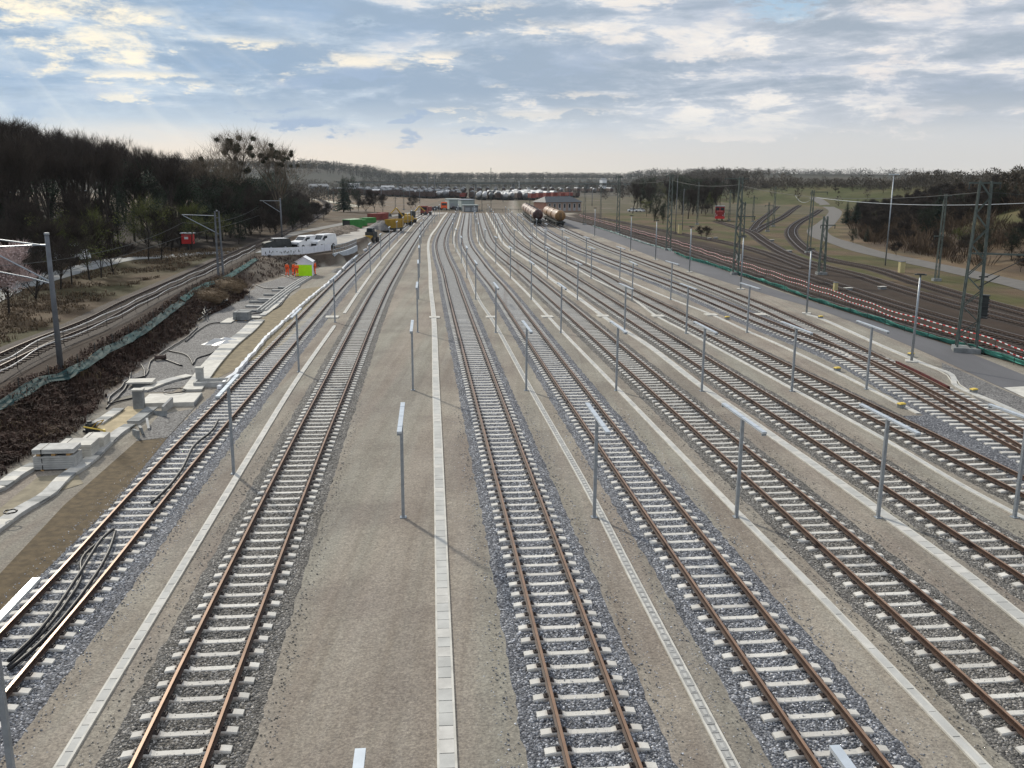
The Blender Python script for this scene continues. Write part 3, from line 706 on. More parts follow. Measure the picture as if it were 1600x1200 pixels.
# cable ducts beside it
# ------------------------------------------------------------------ cover strips between the tracks
def strip(lst, w, label, slab=.5, material='concrete', z=ZG, tex=0, ex=0, name='cable_channel', cat='cable channel', edge=True):
    pts = px(lst, z)
    if ex: pts = extend(pts, ex)
    near = resample(pts, slab); b = MB(); root = thing(name, label, cat, (0, 0, 0), group='concrete cable channels')
    rnd = random.Random(int(w*1000)+len(lst))
    for i in range(len(near)-1):
        p, q = near[i], near[i+1]
        if p.y > 200: break
        t = (q-p).normalized(); a = math.atan2(-t.x, t.y); c = (p+q)/2
        b.box((c.x, c.y, z+.030+rnd.uniform(-.004, .004)), (w*(.80 if edge else 1), (q-p).length-.026, .05), a, 2 if tex == 2 else rnd.choice((0, 0, 0, 2) if tex == 0 else (0, 0, 2)))
        if tex == 2: b.box((c.x, c.y, z+.058), (w*.30, (q-p).length*rnd.uniform(.35, .7), .012), a, 0)
    if b.v: b.obj('cover', [M['strip_slab'], M['concrete'], mat('grey cover', (.30, .30, .29) if tex == 2 else (.48, .47, .44), .8, scale=2)], root)
    rest = [p for p in near if p.y >= near[0].y-1]
    if edge:
        for s in (-1, 1):
            b2 = MB().sweep([(s*w*.46-.028, -.02), (s*w*.46-.028, .055), (s*w*.46+.028, .055), (s*w*.46+.028, -.02)], resample(pts, 1.5, 1)); b2.obj('side_wall', M['concrete_white'], root)
    far = [p for p in near if p.y > 199]
    if len(far) > 1: MB().sweep([(-w*.42, -.02), (-w*.42, .05), (w*.42, .05), (w*.42, -.02)], far[::3] if len(far) > 6 else far).obj('far_cover', M['concrete_white'], root)
    return pts
S1a = strip([(95, 1200), (277, 900), (400, 697), (460, 600), (524, 508)], .25, 'narrow concrete channel left of the second track, near part', ex=11, tex=1)
S1b = strip([(538, 490), (560, 457), (602, 400), (634, 365), (648, 349), (662, 336)], .25, 'narrow concrete channel left of the second track, far part')
S2 = strip([(699, 1200), (687.5, 800), (684.5, 700), (681, 600), (678, 500), (673, 450), (672, 425), (670, 400), (669, 388), (670, 377), (674, 367), (683, 355), (691, 342), (699, 332)], .42, 'wide white slab strip running up the middle of the yard', slab=.52, ex=11)
S3 = strip([(1145, 1200), (987.5, 900), (927, 782), (827, 605), (769, 500), (750, 472), (719, 400), (714, 392), (709, 377), (710, 367), (715, 350), (720, 332)], .27, 'narrow channel with slotted grey covers right of the middle track', slab=.33, ex=11, tex=2)
S4 = strip([(1535, 1197), (1250, 900), (1147, 797), (962, 605), (875, 515), (825, 460), (800, 435), (777, 412), (760, 395), (749, 381), (744, 362), (743, 350), (740, 332)], .25, 'thin pale channel with long covers ending at the lower right', slab=1.0, ex=11, tex=1)
S5 = strip([(1640, 1003), (1507, 897), (1370, 797), (1200, 677), (1097, 605), (1015, 542), (950, 500), (905, 467), (862, 437), (832, 412), (807, 395), (790, 384), (780, 370), (774, 357), (765, 341), (760, 332)], .45, 'bright broad slab strip crossing the right half of the yard', slab=.52, ex=6)
S6 = strip([(1640, 831), (1512, 765), (1390, 692), (1232, 605), (1075, 520), (1027, 495), (985, 465), (926, 435), (887, 412), (862, 400), (834, 382), (819, 371), (810, 362), (800, 354), (785, 336)], .24, 'thin pale channel left of the lamp post by the right edge', slab=1.0, ex=6, tex=1)
S7 = strip([(1435, 647), (1362, 610), (1307, 582), (1200, 531.5), (1172, 520), (1112, 492), (1050, 468), (985, 441), (920, 413), (872, 391), (846, 376), (830, 362)], .27, 'thin channel with yellow capped blocks left of the turnout', slab=1.0, tex=1)
S8 = strip([(1640, 672), (1600, 651), (1550, 627), (1522, 617), (1492, 602), (1490, 591), (1482, 583), (1450, 572), (1422, 560), (1375, 540), (1325, 517), (1275, 495.5), (1255, 490.5)], .42, 'white cover strip with a kink beside the access road', slab=.6, ex=6)
# square manholes in the strips
def manhole(x, y, w, label, d=None):
    p = P(x, y); t = thing('manhole', label, 'manhole', p, R(6.5), group='square concrete manholes')
    MB().box((0, 0, .04), (w, d or w, .10)).obj('rim', M['concrete_white'], t)
    MB().box((0, 0, .096), (w*.42, w*.42, .02)).obj('lid', M['concrete_white'], t)
for x, y, w, l in [(519, 496, 1.15, 'square pale manhole at the step of the leftmost narrow channel'), (679, 496.5, .95, 'manhole across the wide white middle strip'), (767.5, 496, .95, 'manhole in the narrow channel right of the middle track'),
                   (855, 495.5, 1.05, 'manhole in the thin channel third from the middle strip'), (942, 494.5, 1.05, 'manhole at the end of the bright broad strip'), (1028, 494.5, 1.1, 'manhole with a dark lid in the thin channel by the sixth track'),
                   (1111, 492.5, 1.1, 'manhole in the thin channel left of the turnout'), (1189, 492, 1.1, 'outermost manhole, beside the spilled dark gravel')]:
    manhole(x, y, w, l)
# ------------------------------------------------------------------ roads and surfaces
def sheet(name, lst, material, z=.006, zb=ZG, kind='structure'):
    pts = px(lst, zb); b = MB(); b.add([(p.x, p.y, zb+z) for p in pts], [tuple(range(len(pts)))])
    me = b.mesh(name, material); o = link(name, me); o['kind'] = kind
    return o
def ribbon(name, left, right, material, z=.006, zf=None, n=60):
    """road surface between two pixel polylines"""
    L = resample(px(left), 1.0); Rr = resample(px(right), 1.0); vs = []; fs = []
    for i in range(n+1):
        a = L[min(len(L)-1, int(i*(len(L)-1)/n))]; b = Rr[min(len(Rr)-1, int(i*(len(Rr)-1)/n))]
        for p in (a, b): vs.append((p.x, p.y, (H(p.x, p.y) if zf else ZG)+z))
    fs = [(2*i, 2*i+1, 2*i+3, 2*i+2) for i in range(n)]
    b = MB().add(vs, fs); o = b.obj(name, material); return structure(o)
ribbon('access_road', [(1720, 672), (1565, 606), (1450, 553), (1285, 486), (1200, 461), (1085, 425), (1022, 402), (960, 378), (905, 359), (868, 347)],
       [(1720, 636), (1600, 586), (1475, 537), (1350, 497), (1200, 449), (1120, 418), (1040, 389), (960, 362), (905, 347), (868, 336)], M['asphalt'], z=.012)
sheet('concrete_apron', [(1568, 606), (1600, 604), (1720, 640), (1720, 680), (1600, 621)], M['concrete_white'], z=.02)
ribbon('gravel_shoulder', [(1720, 770), (1600, 655), (1540, 632), (1500, 600), (1470, 578)], [(1720, 676), (1600, 623), (1560, 606), (1520, 588), (1470, 566)], M['grey_gravel'], z=.008)
bed('ballast', resample(px([(1182, 503), (1240, 525), (1300, 548)]), .5), 1.5, M['ballast'], .03, seed=31)
bed('ballast', resample(px([(1438, 650), (1500, 680), (1600, 738), (1680, 790)]), .5), 2.4, M['ballast'], .03, seed=32)
def road_follow(name, lst, w, material, z=.03, zz=HL):
    pts = []
    for x, y in lst:
        q = P(x, y, zz)
        for _ in range(6): q = P(x, y, H(q.x, q.y))
        pts.append(q)
    ps = resample(pts, 1.5, 1); vs = []; n = 5
    for i, p in enumerate(ps):
        t = tang(ps, i); sd = Vector((t.y, -t.x, 0)).normalized(); ww = w(i/len(ps)) if callable(w) else w
        for k in range(n):
            q = p+sd*ww*(k/(n-1)-.5); vs.append((q.x, q.y, H(q.x, q.y)+z))
    fs = [(i*n+j, i*n+j+1, (i+1)*n+j+1, (i+1)*n+j) for i in range(len(ps)-1) for j in range(n-1)]
    return structure(MB().add(vs, fs).obj(name, material))
road_follow('road', [(-150, 520), (-60, 482), (0, 455), (62, 437), (94, 428), (137, 417), (199, 404.5), (250, 402), (312, 396.5), (375, 394), (430, 393), (480, 391)], lambda f: 4.2, M['concrete_dark'], z=.05)
road_follow('road', [(480, 386), (520, 378), (560, 366), (590, 355), (620, 346), (655, 338), (690, 332)], lambda f: 5.5, M['sandroad'], z=.04)
road_follow('road', [(420, 376), (470, 363), (520, 353), (560, 345), (610, 338), (650, 331), (690, 326)], lambda f: 3.2, mat('grey path', (.17, .165, .155), .9, scale=.8), z=.04)
road_follow('road', [(490, 311), (520, 316), (545, 320), (556, 323)], 5, mat('pale path', (.50, .47, .38), .9, scale=.8), z=.05, zz=0)
road_follow('road', [(1680, 470), (1600, 446), (1539, 433), (1480, 420), (1418, 407), (1355, 393), (1315, 380), (1287, 371), (1277, 361), (1290, 350), (1303, 336), (1304, 329), (1290, 322), (1270, 318)], 5.0, mat('pale lane', (.125, .118, .108), .9, scale=.8), z=.05, zz=0)
# ------------------------------------------------------------------ yard lamp posts
def make_lamp():
    t = thing('lamp_post', 'x', 'lamp post')
    MB().box((0, 0, 1.93), (.115, .115, 3.86)).obj('post', M['galv'], t)
    b = MB(); b.box((0, 0, 3.90), (.165, 4.2, .07)); b.box((0, 0, 3.86), (.10, 3.9, .03)); [b.box((0, yy, 3.938), (.17, .02, .012)) for yy in (-1.4, 0, 1.4)]; h = b.obj('lamp_bar', M['galv_light'], t)
    for y in (-2.04, 2.04):
        bb = MB(); bb.box((0, y, 3.83), (.16, .05, .09)); bb.obj('end_bracket', M['galv'], h)
    MB().box((0, 0, .01), (.24, .24, .04)).obj('base_plate', M['galv'], t)
    return t
lamp0 = make_lamp(); used = [0]
cols = [('left of the second track', S1a+S1b, 16.0, -.22), ('left of the wide white middle strip', S2, 10.05, -1.38), ('in the narrow channel right of the middle track', S3, 10.35, -.30), ('in the thin channel left of the fifth track', S4, 10.1, -.18),
        ('in the bright broad slab strip', S5, 32.2, -.36), ('in the thin channel right of the sixth track', S6, 32.5, -.26), ('in the thin channel left of the turnout', S7, 53.8, -.20)]
words = ['nearest', 'second', 'third', 'fourth', 'fifth', 'sixth', 'seventh', 'eighth', 'ninth', 'tenth', 'eleventh', 'twelfth', 'thirteenth', 'fourteenth']
SPC = 20.75
for cname, line, y0, off in cols:
    ln = resample([p for p in line], .5, 2)
    acc = None; k = 0; last = None
    for i in range(1, len(ln)):
        p = ln[i]
        if acc is None:
            if p.y >= y0: acc = 0
            else: continue
        else:
            acc += (ln[i]-ln[i-1]).length
            if acc < SPC*(1.0 if p.y < 130 else .97)+(.85 if k == 1 and p.y < 34 else 0): continue
            acc = 0
        if p.y > 300: break
        t = tang(ln, i); q = p+Vector((t.y, -t.x, 0))*(off-(.3 if k == 0 and y0 == 16.0 else 0)); a = math.atan2(-t.x, t.y)
        lab = '%s lamp post from the viewer, %s' % (words[min(k, 13)], cname)
        if used[0] == 0:
            o = lamp0; o.location = (q.x, q.y, ZG); o.rotation_euler = (0, 0, a); o['label'] = lab; used[0] = 1
        else: o = dup(lamp0, (q.x, q.y, ZG), a, lab)
        o['group'] = 'low lamp posts of the yard'; k += 1
# slim road lamps
def make_road_lamp():
    t = thing('road_lamp', 'x', 'road lamp', group='slim lamps along the access road')
    b = MB(); b.tube([(0, 0, 0), (0, 0, 3), (0, 0, 6.1)], [.10, .085, .06], 8); b.obj('post', M['galv'], t, smooth=True)
    h = MB(); h.box((0, 0, 6.14), (.75, .32, .07)); h.box((0, -.10, 6.19), (.5, .12, .05)); h.obj('lamp_head', M['steel_dark'], t)
    MB().box((0, 0, .03), (.8, .8, .10)).obj('footing', M['concrete_white'], t)
    return t
rl0 = make_road_lamp(); first = True
for k, (x, y, lab) in enumerate([(1424, 565, 'nearest slim road lamp, beside the kink in the white strip'), (1260, 490, 'second slim road lamp, at the end of the white cover strip'), (1157, 452, 'third slim road lamp along the access road'), (1077, 425, 'fourth slim road lamp along the access road'),
                                 (1024, 406, 'fifth slim road lamp along the access road'), (985, 392, 'sixth slim road lamp along the access road'), (929, 369, 'farthest slim road lamp, near the tank wagons')]):
    p = P(x, y)
    if first: rl0.location = p; rl0.rotation_euler = (0, 0, R(-20)); rl0['label'] = lab; first = False
    else: dup(rl0, p, R(-20), lab)

# ------------------------------------------------------------------ left side: channels, stacks, cables
def duct(lst, w, h, label, z=ZG, slab=.6, cat='cable channel', material=('concrete_white', 'concrete', 'concrete_dark')):
    pts = px(lst, z); ps = resample(pts, slab); t = thing('cable_channel', label, cat, (0, 0, 0))
    b = MB(); rnd = random.Random(len(lst)*7+int(w*100))
    for i in range(len(ps)-1):
        p, q = ps[i], ps[i+1]; tt = (q-p).normalized(); c = (p+q)/2
        b.box((c.x, c.y, z+h+.03), (w, (q-p).length-.012, .07+rnd.uniform(0, .006)), math.atan2(-tt.x, tt.y), rnd.choice((0, 0, 0, 1, 2)))
    b.obj('cover', [M[m] for m in material], t)
    MB().sweep([(-w*.46, -.06), (-w*.46, h), (w*.46, h), (w*.46, -.06)], resample(pts, 1.2, 0)).obj('trough', M['concrete'], t)
    return t
duct([(-60, 868), (0, 824), (30, 802), (75, 776), (100, 750), (138, 724), (160, 702), (183, 680), (208, 664)], .56, .09, 'low concrete trough covered with pale lids, its near part empty', material=('concrete', 'concrete_white', 'concrete_dark'))
duct([(183, 680), (198, 636)][:1]+[(174, 655), (205, 632)], .6, .22, 'short upper trough running behind the sand bed') if False else None
duct([(152, 665), (172, 652), (192, 638)], .6, .10, 'pale trough above the stacks of slabs')
duct([(-40, 780), (0, 765), (28, 745), (60, 728)], .6, .12, 'upper pale trough at the left picture edge')
duct([(208, 664), (224, 652), (240, 640)], .62, .14, 'open dark trough piece beside the sand bed', material=('concrete_dark', 'concrete_dark', 'concrete'))
sheet('sand_strip', [(-140, 1000), (0, 897), (100, 790), (213, 690), (262, 684), (180, 785), (70, 893), (0, 967), (-120, 1100)], mat('brown sand', (.098, .072, .040), .95, var=.35, scale=3, bump=.5, bscale=25), z=.018)
sheet('sand_strip', [(500, 448), (525, 455), (520, 462), (440, 540), (330, 596), (310, 590), (340, 570), (395, 510), (440, 474), (470, 452)], mat('olive sand', (.20, .165, .105), .95, var=.3, scale=2, bump=.5, bscale=20), z=.014)
sheet('gravel_bed', [(270, 537), (300, 508), (345, 480), (400, 446), (440, 434), (470, 434), (470, 446), (390, 505), (350, 545), (310, 590), (270, 612), (215, 614), (165, 628), (168, 612), (225, 569)], M['grey_gravel'], z=.011)
sheet('sand_bed', [(150, 668), (200, 636), (240, 640), (236, 650), (183, 684)], mat('pale sand', (.40, .33, .21), .95, var=.25, scale=1.5, bump=.8, bscale=6), z=.05)
sheet('sand_bed', [(-60, 862), (0, 795), (60, 745), (120, 740), (130, 756), (70, 775), (0, 820)], mat('grey sand', (.24, .21, .15), .95, var=.25, scale=1.5, bump=.8, bscale=6), z=.016)
# big pale slab walk (upper)
duct([(300, 612), (330, 572), (360, 540), (385, 520), (405, 500)], 1.15, .08, 'broad pale slab walk climbing beside the grey gravel', slab=.9)
duct([(222, 612), (262, 597), (298, 588)], .7, .06, 'narrow pale slab row joining the slab walk', slab=.9)
duct([(352, 506), (372, 497), (398, 497), (412, 497)], .9, .05, 'pale slab landing under the small block stack', slab=.9)
duct([(410, 494), (432, 477), (452, 456), (468, 447)], .55, .05, 'pale slab row beside the open cable trough', slab=.7)
# open double trough towards the tent
t = thing('cable_trough', 'long open grey cable trough leading to the tent', 'cable trough')
tp = resample(px([(408, 488), (440, 462), (462, 446), (482, 434)]), 1.0)
for off in (-.38, 0, .38): MB().sweep([(off-.06, 0), (off-.06, .26), (off+.06, .26), (off+.06, 0)], tp).obj('trough_wall', M['concrete'], t)
MB().sweep([(-.34, .0), (-.34, .03), (.34, .03), (.34, 0)], tp).obj('trough_floor', M['concrete_dark'], t)
rnd = random.Random(5)
for k, (x, y) in enumerate([(388, 487), (398, 480), (403, 473), (416, 469), (425, 462), (437, 455), (446, 451)]):
    p = P(x, y); tt = thing('concrete_slab', 'loose grey channel lid lying left of the open trough', 'slab', p, R(80+rnd.uniform(-12, 12)), group='loose lids beside the trough')
    MB().box((0, 0, .10), (.5, 1.7, .16)).obj('lid', M['concrete_dark'] if k % 2 == 0 else M['concrete'], tt)
# white edging along the leftmost track
for lst, l, h in [([(340, 608), (365, 588), (420, 526), (445, 503)], 'white edging foil along the leftmost track, middle part', .22), ([(445, 503), (470, 480), (500, 455), (522, 437)], 'white edging foil along the leftmost track, beyond the third post', .26), ([(522, 437), (547, 410), (575, 388)], 'white edging along the leftmost track below the retaining wall', .30)]:
    ps = resample(px(lst), .7); rr = random.Random(int(h*100)); t = thing('edging', l, 'edging')
    b = MB(); hh = .15 if h < .2 else .11
    vs = []; n = 4
    for p, in [(q,) for q in ps]:
        tg = tang(ps, ps.index(p)); sd = Vector((tg.y, -tg.x, 0)); j = rr.uniform(-.07, .07) if h > .2 else 0
        for q, z in ((-hh+j, 0), (-hh*.9+j, h+rr.uniform(-.04, .04)*(h > .2)), (hh+j, h+rr.uniform(-.05, .05)*(h > .2)), (hh+j, 0)): vs.append(p+sd*q+Vector((0, 0, z)))
    b.add(vs, [(i*n+k, (i+1)*n+k, (i+1)*n+k+1, i*n+k+1) for i in range(len(ps)-1) for k in range(3)]+[(0, 1, 2, 3), tuple(range(len(vs)-4, len(vs)))[::-1]])
    b.obj('edge', M['white'] if h > .2 else M['concrete_white'], t)
# stacks of slabs
def slab_stack(x, y, rz, sx, sy, n, th, label, m, wood_at=None, top=0):
    p = P(x, y); t = thing('slab_stack', label, 'slab stack', (p.x, p.y, ZG), rz); z = .06; rnd = random.Random(x)
    for i in range(n):
        if wood_at is not None and i == wood_at:
            for q in (-.36, 0, .36): MB().box((q*sx, 0, z+.05), (.16, sy*.96, .10)).obj('timber', M['wood'], t)
            z += .10
        j = rnd.uniform(-.02, .02)
        b = MB(); b.box((j, -j, z+th/2), (sx, sy, th-.012), rnd.uniform(-.008, .008)); b.obj('slab', M[m], t); z += th
    b = MB()
    for q in (-.28,): b.box((q*sx, 0, (z+.06)/2), (.03, sy+.03, z-.04))
    b.obj('strap', M['black'], t)
    for q in (-.3, .3): MB().box((q*sx, 0, .03), (.12, sy, .08)).obj('skid', M['wood'], t)
    return t
slab_stack(92, 730, R(7), 1.70, 1.0, 8, .10, 'nearest stack of grey concrete slabs, strapped, with timbers under the top layer', 'concrete', wood_at=6)
slab_stack(124, 713, R(7), 1.45, 1.2, 5, .13, 'middle stack of pale slabs behind the strapped grey stack', 'concrete_white')
slab_stack(152, 699, R(7), .95, .95, 4, .14, 'small hind stack of pale blocks with a sledge hammer shaft beside it', 'concrete_white')
slab_stack(379, 500, R(2), 1.35, 1.2, 3, .24, 'small dark stack of blocks at the slab landing', 'concrete_dark')
# concrete posts and frames
def post_block(x, y, w, h, label, m='concrete_dark', cap=True, rz=.1):
    p = P(x, y); t = thing('concrete_pillar', label, 'concrete pillar', p, rz)
    MB().box((0, 0, h/2), (w, w*.8, h)).obj('shaft', M[m], t)
    if cap: MB().box((0, 0, h+.04), (w*1.15, w*.95, .08)).obj('cap', M['concrete_white'], t)
post_block(218, 639, .52, 1.05, 'dark upright concrete shaft standing in the sand bed')
post_block(313, 599, .42, .95, 'grey upright post with white top beside the square concrete frame', 'concrete')
t = thing('inspection_shaft', 'open square concrete frame set in the ground beside the leftmost track', 'inspection shaft', P(332, 602), R(8))
for c, s2 in (((0, .55, .15), (2.0, .12, .35)), ((0, -.55, .15), (2.0, .12, .35)), ((.95, 0, .15), (.12, 1.0, .35)), ((-.95, 0, .15), (.12, 1.0, .35))): MB().box(c, s2).obj('wall', M['concrete'], t)
t = thing('cover_plate', 'pale square plate lying on dark blocks above the sand bed', 'cover plate', P(221, 603), R(10)); MB().box((0, 0, .30), (1.5, 1.1, .10)).obj('plate', M['concrete_white'], t); MB().box((0, 0, .12), (.9, .7, .28)).obj('block', M['concrete_dark'], t)
t = thing('concrete_platform', 'low pale concrete platform with a black hose ring on it', 'platform', P(268, 628), R(8)); MB().box((0, 0, .12), (2.9, 2.3, .24)).obj('slab', M['concrete_white'], t); MB().box((1.47, 0, .11), (.03, 2.3, .2)).obj('edge_strip', M['concrete_dark'], t)
def ring(c, r, tube, label, z=.27):
    b = MB(); pts = [Vector((c.x+r*math.cos(a)*(1+.05*math.sin(3*a)), c.y+r*1.0*math.sin(a), z+.01*math.sin(5*a))) for a in [2*math.pi*k/28 for k in range(29)]]
    b.tube(pts, tube, 6); tag(b.obj('hose', M['black'], smooth=True), label, 'hose')
ring(P(273, 619), .62, .035, 'black hose ring lying on the low pale platform')
ring(P(18, 816), .22, .03, 'small coil of dark cable on the trough at the left edge', .36)
# broken trough pieces leaning in the pit
for k, (x, y, a, h) in enumerate([(222, 676, .5, .35), (232, 668, .42, .3), (213, 683, .6, .4), (262, 640, -.1, .55), (250, 650, .9, .3)]):
    p = P(x, y); t = thing('trough_piece', 'grey channel piece lying tilted in the small pit by the track', 'channel piece', p, a, group='tilted channel pieces')
    t.rotation_euler = (.25 if k % 2 else -.15, .12*k-.2, a)
    MB().box((0, 0, h*.4), (.12, 1.1, h)).obj('panel', M['concrete'] if k % 2 else M['concrete_dark'], t)
sheet('gravel_bed', [(212, 690), (250, 648), (300, 640), (318, 622), (262, 684)], M['grey_gravel'], z=.03)
# cables
def cable(lst, r, label, m='black', z=.05, jig=.0, seed=1, name='cable', group=None):
    rr = random.Random(seed); pts = [P(x, y)+Vector((0, 0, z+rr.uniform(0, jig))) for x, y in lst]
    pts = resample(pts, .35); pts = [p+Vector((rr.uniform(-jig, jig), rr.uniform(-jig, jig), 0)) for p in pts]
    for _ in range(2): pts = [pts[0]]+[(pts[i-1]+pts[i]*2+pts[i+1])/4 for i in range(1, len(pts)-1)]+[pts[-1]]
    o = MB().tube(pts, r, 7).obj(name, M[m], smooth=True); tag(o, label, 'cable', group); return o
cable([(14, 1044), (60, 1000), (104, 940), (140, 880), (160, 850), (182, 832)], .055, 'left black conduit between the rails of the leftmost track', z=.20, jig=.02)
cable([(12, 1050), (62, 1002), (95, 962), (128, 908), (127, 880), (160, 848)], .05, 'inner black conduit crossing the other one on the leftmost track', z=.14, jig=.03, seed=4)
cable([(16, 1054), (70, 1006), (125, 940), (165, 880), (178, 845), (181, 834)], .055, 'right black conduit between the rails of the leftmost track', z=.14, seed=3, jig=.02)
cable([(237, 792), (262, 770), (285, 738), (305, 700), (330, 680), (342, 660)], .06, 'dark conduit lying between the rails farther up the leftmost track', z=.16, jig=.02, seed=8)
cab = [([(170, 632), (172, 622), (190, 608), (200, 596), (225, 590), (235, 568), (262, 548), (290, 530), (310, 512)], 'longest black cable along the foot of the bank'),
       ([(165, 640), (185, 622), (200, 602), (205, 585), (212, 570)], 'black cable looping around the pale cover plate'),
       ([(168, 634), (196, 626), (212, 622)], 'short black cable in front of the dark shaft'),
       ([(222, 572), (226, 580), (226, 592)], 'thick cable end hanging down the bank foot'),
       ([(250, 561), (270, 568), (287, 574)], 'cable end lying beside the brown drum'),
       ([(262, 549), (290, 556), (300, 566), (302, 572)], 'thin cable arc across the grey gravel'),
       ([(303, 570), (308, 560), (325, 556), (345, 545)], 'black cable reaching under the slab walk'),
       ([(290, 535), (318, 512), (335, 506), (352, 505), (366, 495), (378, 490)], 'black cable bending round the block stack'),
       ([(390, 492), (420, 487), (436, 480), (444, 470), (452, 460)], 'black cable crossing the pale slab row'),
       ([(440, 430), (465, 438), (480, 440)], 'black cable ending behind the orange workers'),
       ([(400, 446), (420, 452), (455, 452)], 'black cable lying flat on the upper gravel'),
       ([(392, 470), (388, 460), (394, 448), (405, 440), (432, 431)], 'grey cable loop at the head of the gravel bed')]
for k, (l, lab) in enumerate(cab): cable(l, .05, lab, z=.05, jig=.05, seed=20+k)
for k in range(4):
    cable([(310+k*3, 505-k*2), (330, 490-k*3), (345+k*3, 478), (352, 472-2*k)], .05, 'black cable in the tangle at the bank foot', z=.15+.08*k, jig=.22, seed=50+k, group='tangled cables')
p = P(251, 563); t = thing('cable_drum', 'small brown drum lying on the grey gravel', 'cable drum', p, .4); MB().cyl((-.35, 0, .22), (.35, 0, .22), .16, 12).obj('core', M['wag_brown'], t)
for s in (-.35, .35): MB().cyl((s-.03, 0, .22), (s+.03, 0, .22), .24, 14).obj('flange', M['wag_brown'], t)
# sheet of plastic
b = MB(); rr = random.Random(3); n = 7; vs = []
for j in range(n):
    for i in range(n): vs.append((i*.32-.9+rr.uniform(-.08, .08), j*.42-1.2+rr.uniform(-.08, .08), rr.uniform(.03, .38) if 0 < i < n-1 and 0 < j < n-1 else .02))
b.add(vs, [(j*n+i, j*n+i+1, (j+1)*n+i+1, (j+1)*n+i) for j in range(n-1) for i in range(n-1)])
o = b.obj('plastic_sheet', mat('grey white foil', (.55, .55, .54), .35, scale=1.5, var=.2), None, P(345, 536), -.3); tag(o, 'crumpled whitish plastic sheet beside the slab walk', 'plastic sheet')
t = thing('plate_compactor', 'small black machine with a yellow handle behind the slab stacks', 'compactor', P(143, 677), R(60))
MB().box((0, 0, .12), (.5, .7, .12), taper=.9).obj('base_plate', M['black'], t); b = MB(); b.box((0, 0, .36), (.38, .42, .34), taper=.85); b.cyl((0, .1, .5), (0, .1, .62), .12, 10); b.obj('engine', M['steel_dark'], t)
b = MB(); b.tube([(-.15, -.2, .3), (-.18, -.8, .75), (.18, -.8, .75), (.15, -.2, .3)], .025, 6); b.obj('handle', M['yellow'], t)
t = thing('sledge_hammer', 'yellow tool lying against the slab stacks', 'hammer', P(132, 684), R(120)); MB().tube([(0, 0, .55), (0, -.9, .25)], .035, 6).obj('shaft', M['yellow_cap'], t); MB().box((0, -.9, .25), (.26, .1, .1)).obj('head', M['yellow_cap'], t)
# ------------------------------------------------------------------ tent
t = thing('work_tent', 'white and lime green work tent in front of the dirt slope', 'tent', P(477, 430), R(4))
W2, D2, HE, HP = 1.06, .95, 1.78, 2.40
MB().add([(-W2, -D2, 0), (W2, -D2, 0), (W2*.98, -D2, 1.42), (-W2*.98, -D2, 1.42), (-W2, -D2+.03, 0), (W2, -D2+.03, 0), (W2*.98, -D2+.03, 1.42), (-W2*.98, -D2+.03, 1.42)], [(0, 1, 2, 3), (7, 6, 5, 4), (0, 3, 7, 4), (1, 5, 6, 2), (3, 2, 6, 7), (0, 4, 5, 1)]).obj('lower_front', M['lime'], t)
b = MB(); b.add([(-W2*.98, -D2+.01, 1.425), (W2*.98, -D2+.01, 1.425), (W2*.98, -D2+.01, HE), (0, -D2+.01, HP), (-W2*.98, -D2+.01, HE)], [(0, 1, 2, 3, 4)]); b.obj('upper_front', M['tarp'], t)
for s, nm in ((-1, 'side_wall'), (1, 'side_wall')): MB().box((s*W2, 0, HE/2), (.03, 2*D2-.06, HE)).obj(nm, M['tarp'], t)
MB().box((0, D2, HE/2), (2*W2, .03, HE)).obj('rear_wall', M['lime'], t)
b = MB()
for s in (-1, 1): b.add([(0, -D2-.12, HP+.03), (0, D2+.1, HP+.03), (s*(W2+.1), D2+.1, HE-.02), (s*(W2+.1), -D2-.12, HE-.02), (0, -D2-.12, HP+.08), (0, D2+.1, HP+.08), (s*(W2+.1), D2+.1, HE+.03), (s*(W2+.1), -D2-.12, HE+.03)], [(0, 1, 2, 3), (7, 6, 5, 4), (0, 3, 7, 4), (1, 5, 6, 2), (3, 2, 6, 7)])
b.obj('roof', mat('bright tent roof', (.85, .86, .88), .6, var=.04), t)
for sx in (-1, 1): MB().cyl((sx*W2, -D2, 0), (sx*W2, -D2, HE), .03, 6).obj('pole', M['white'], t)
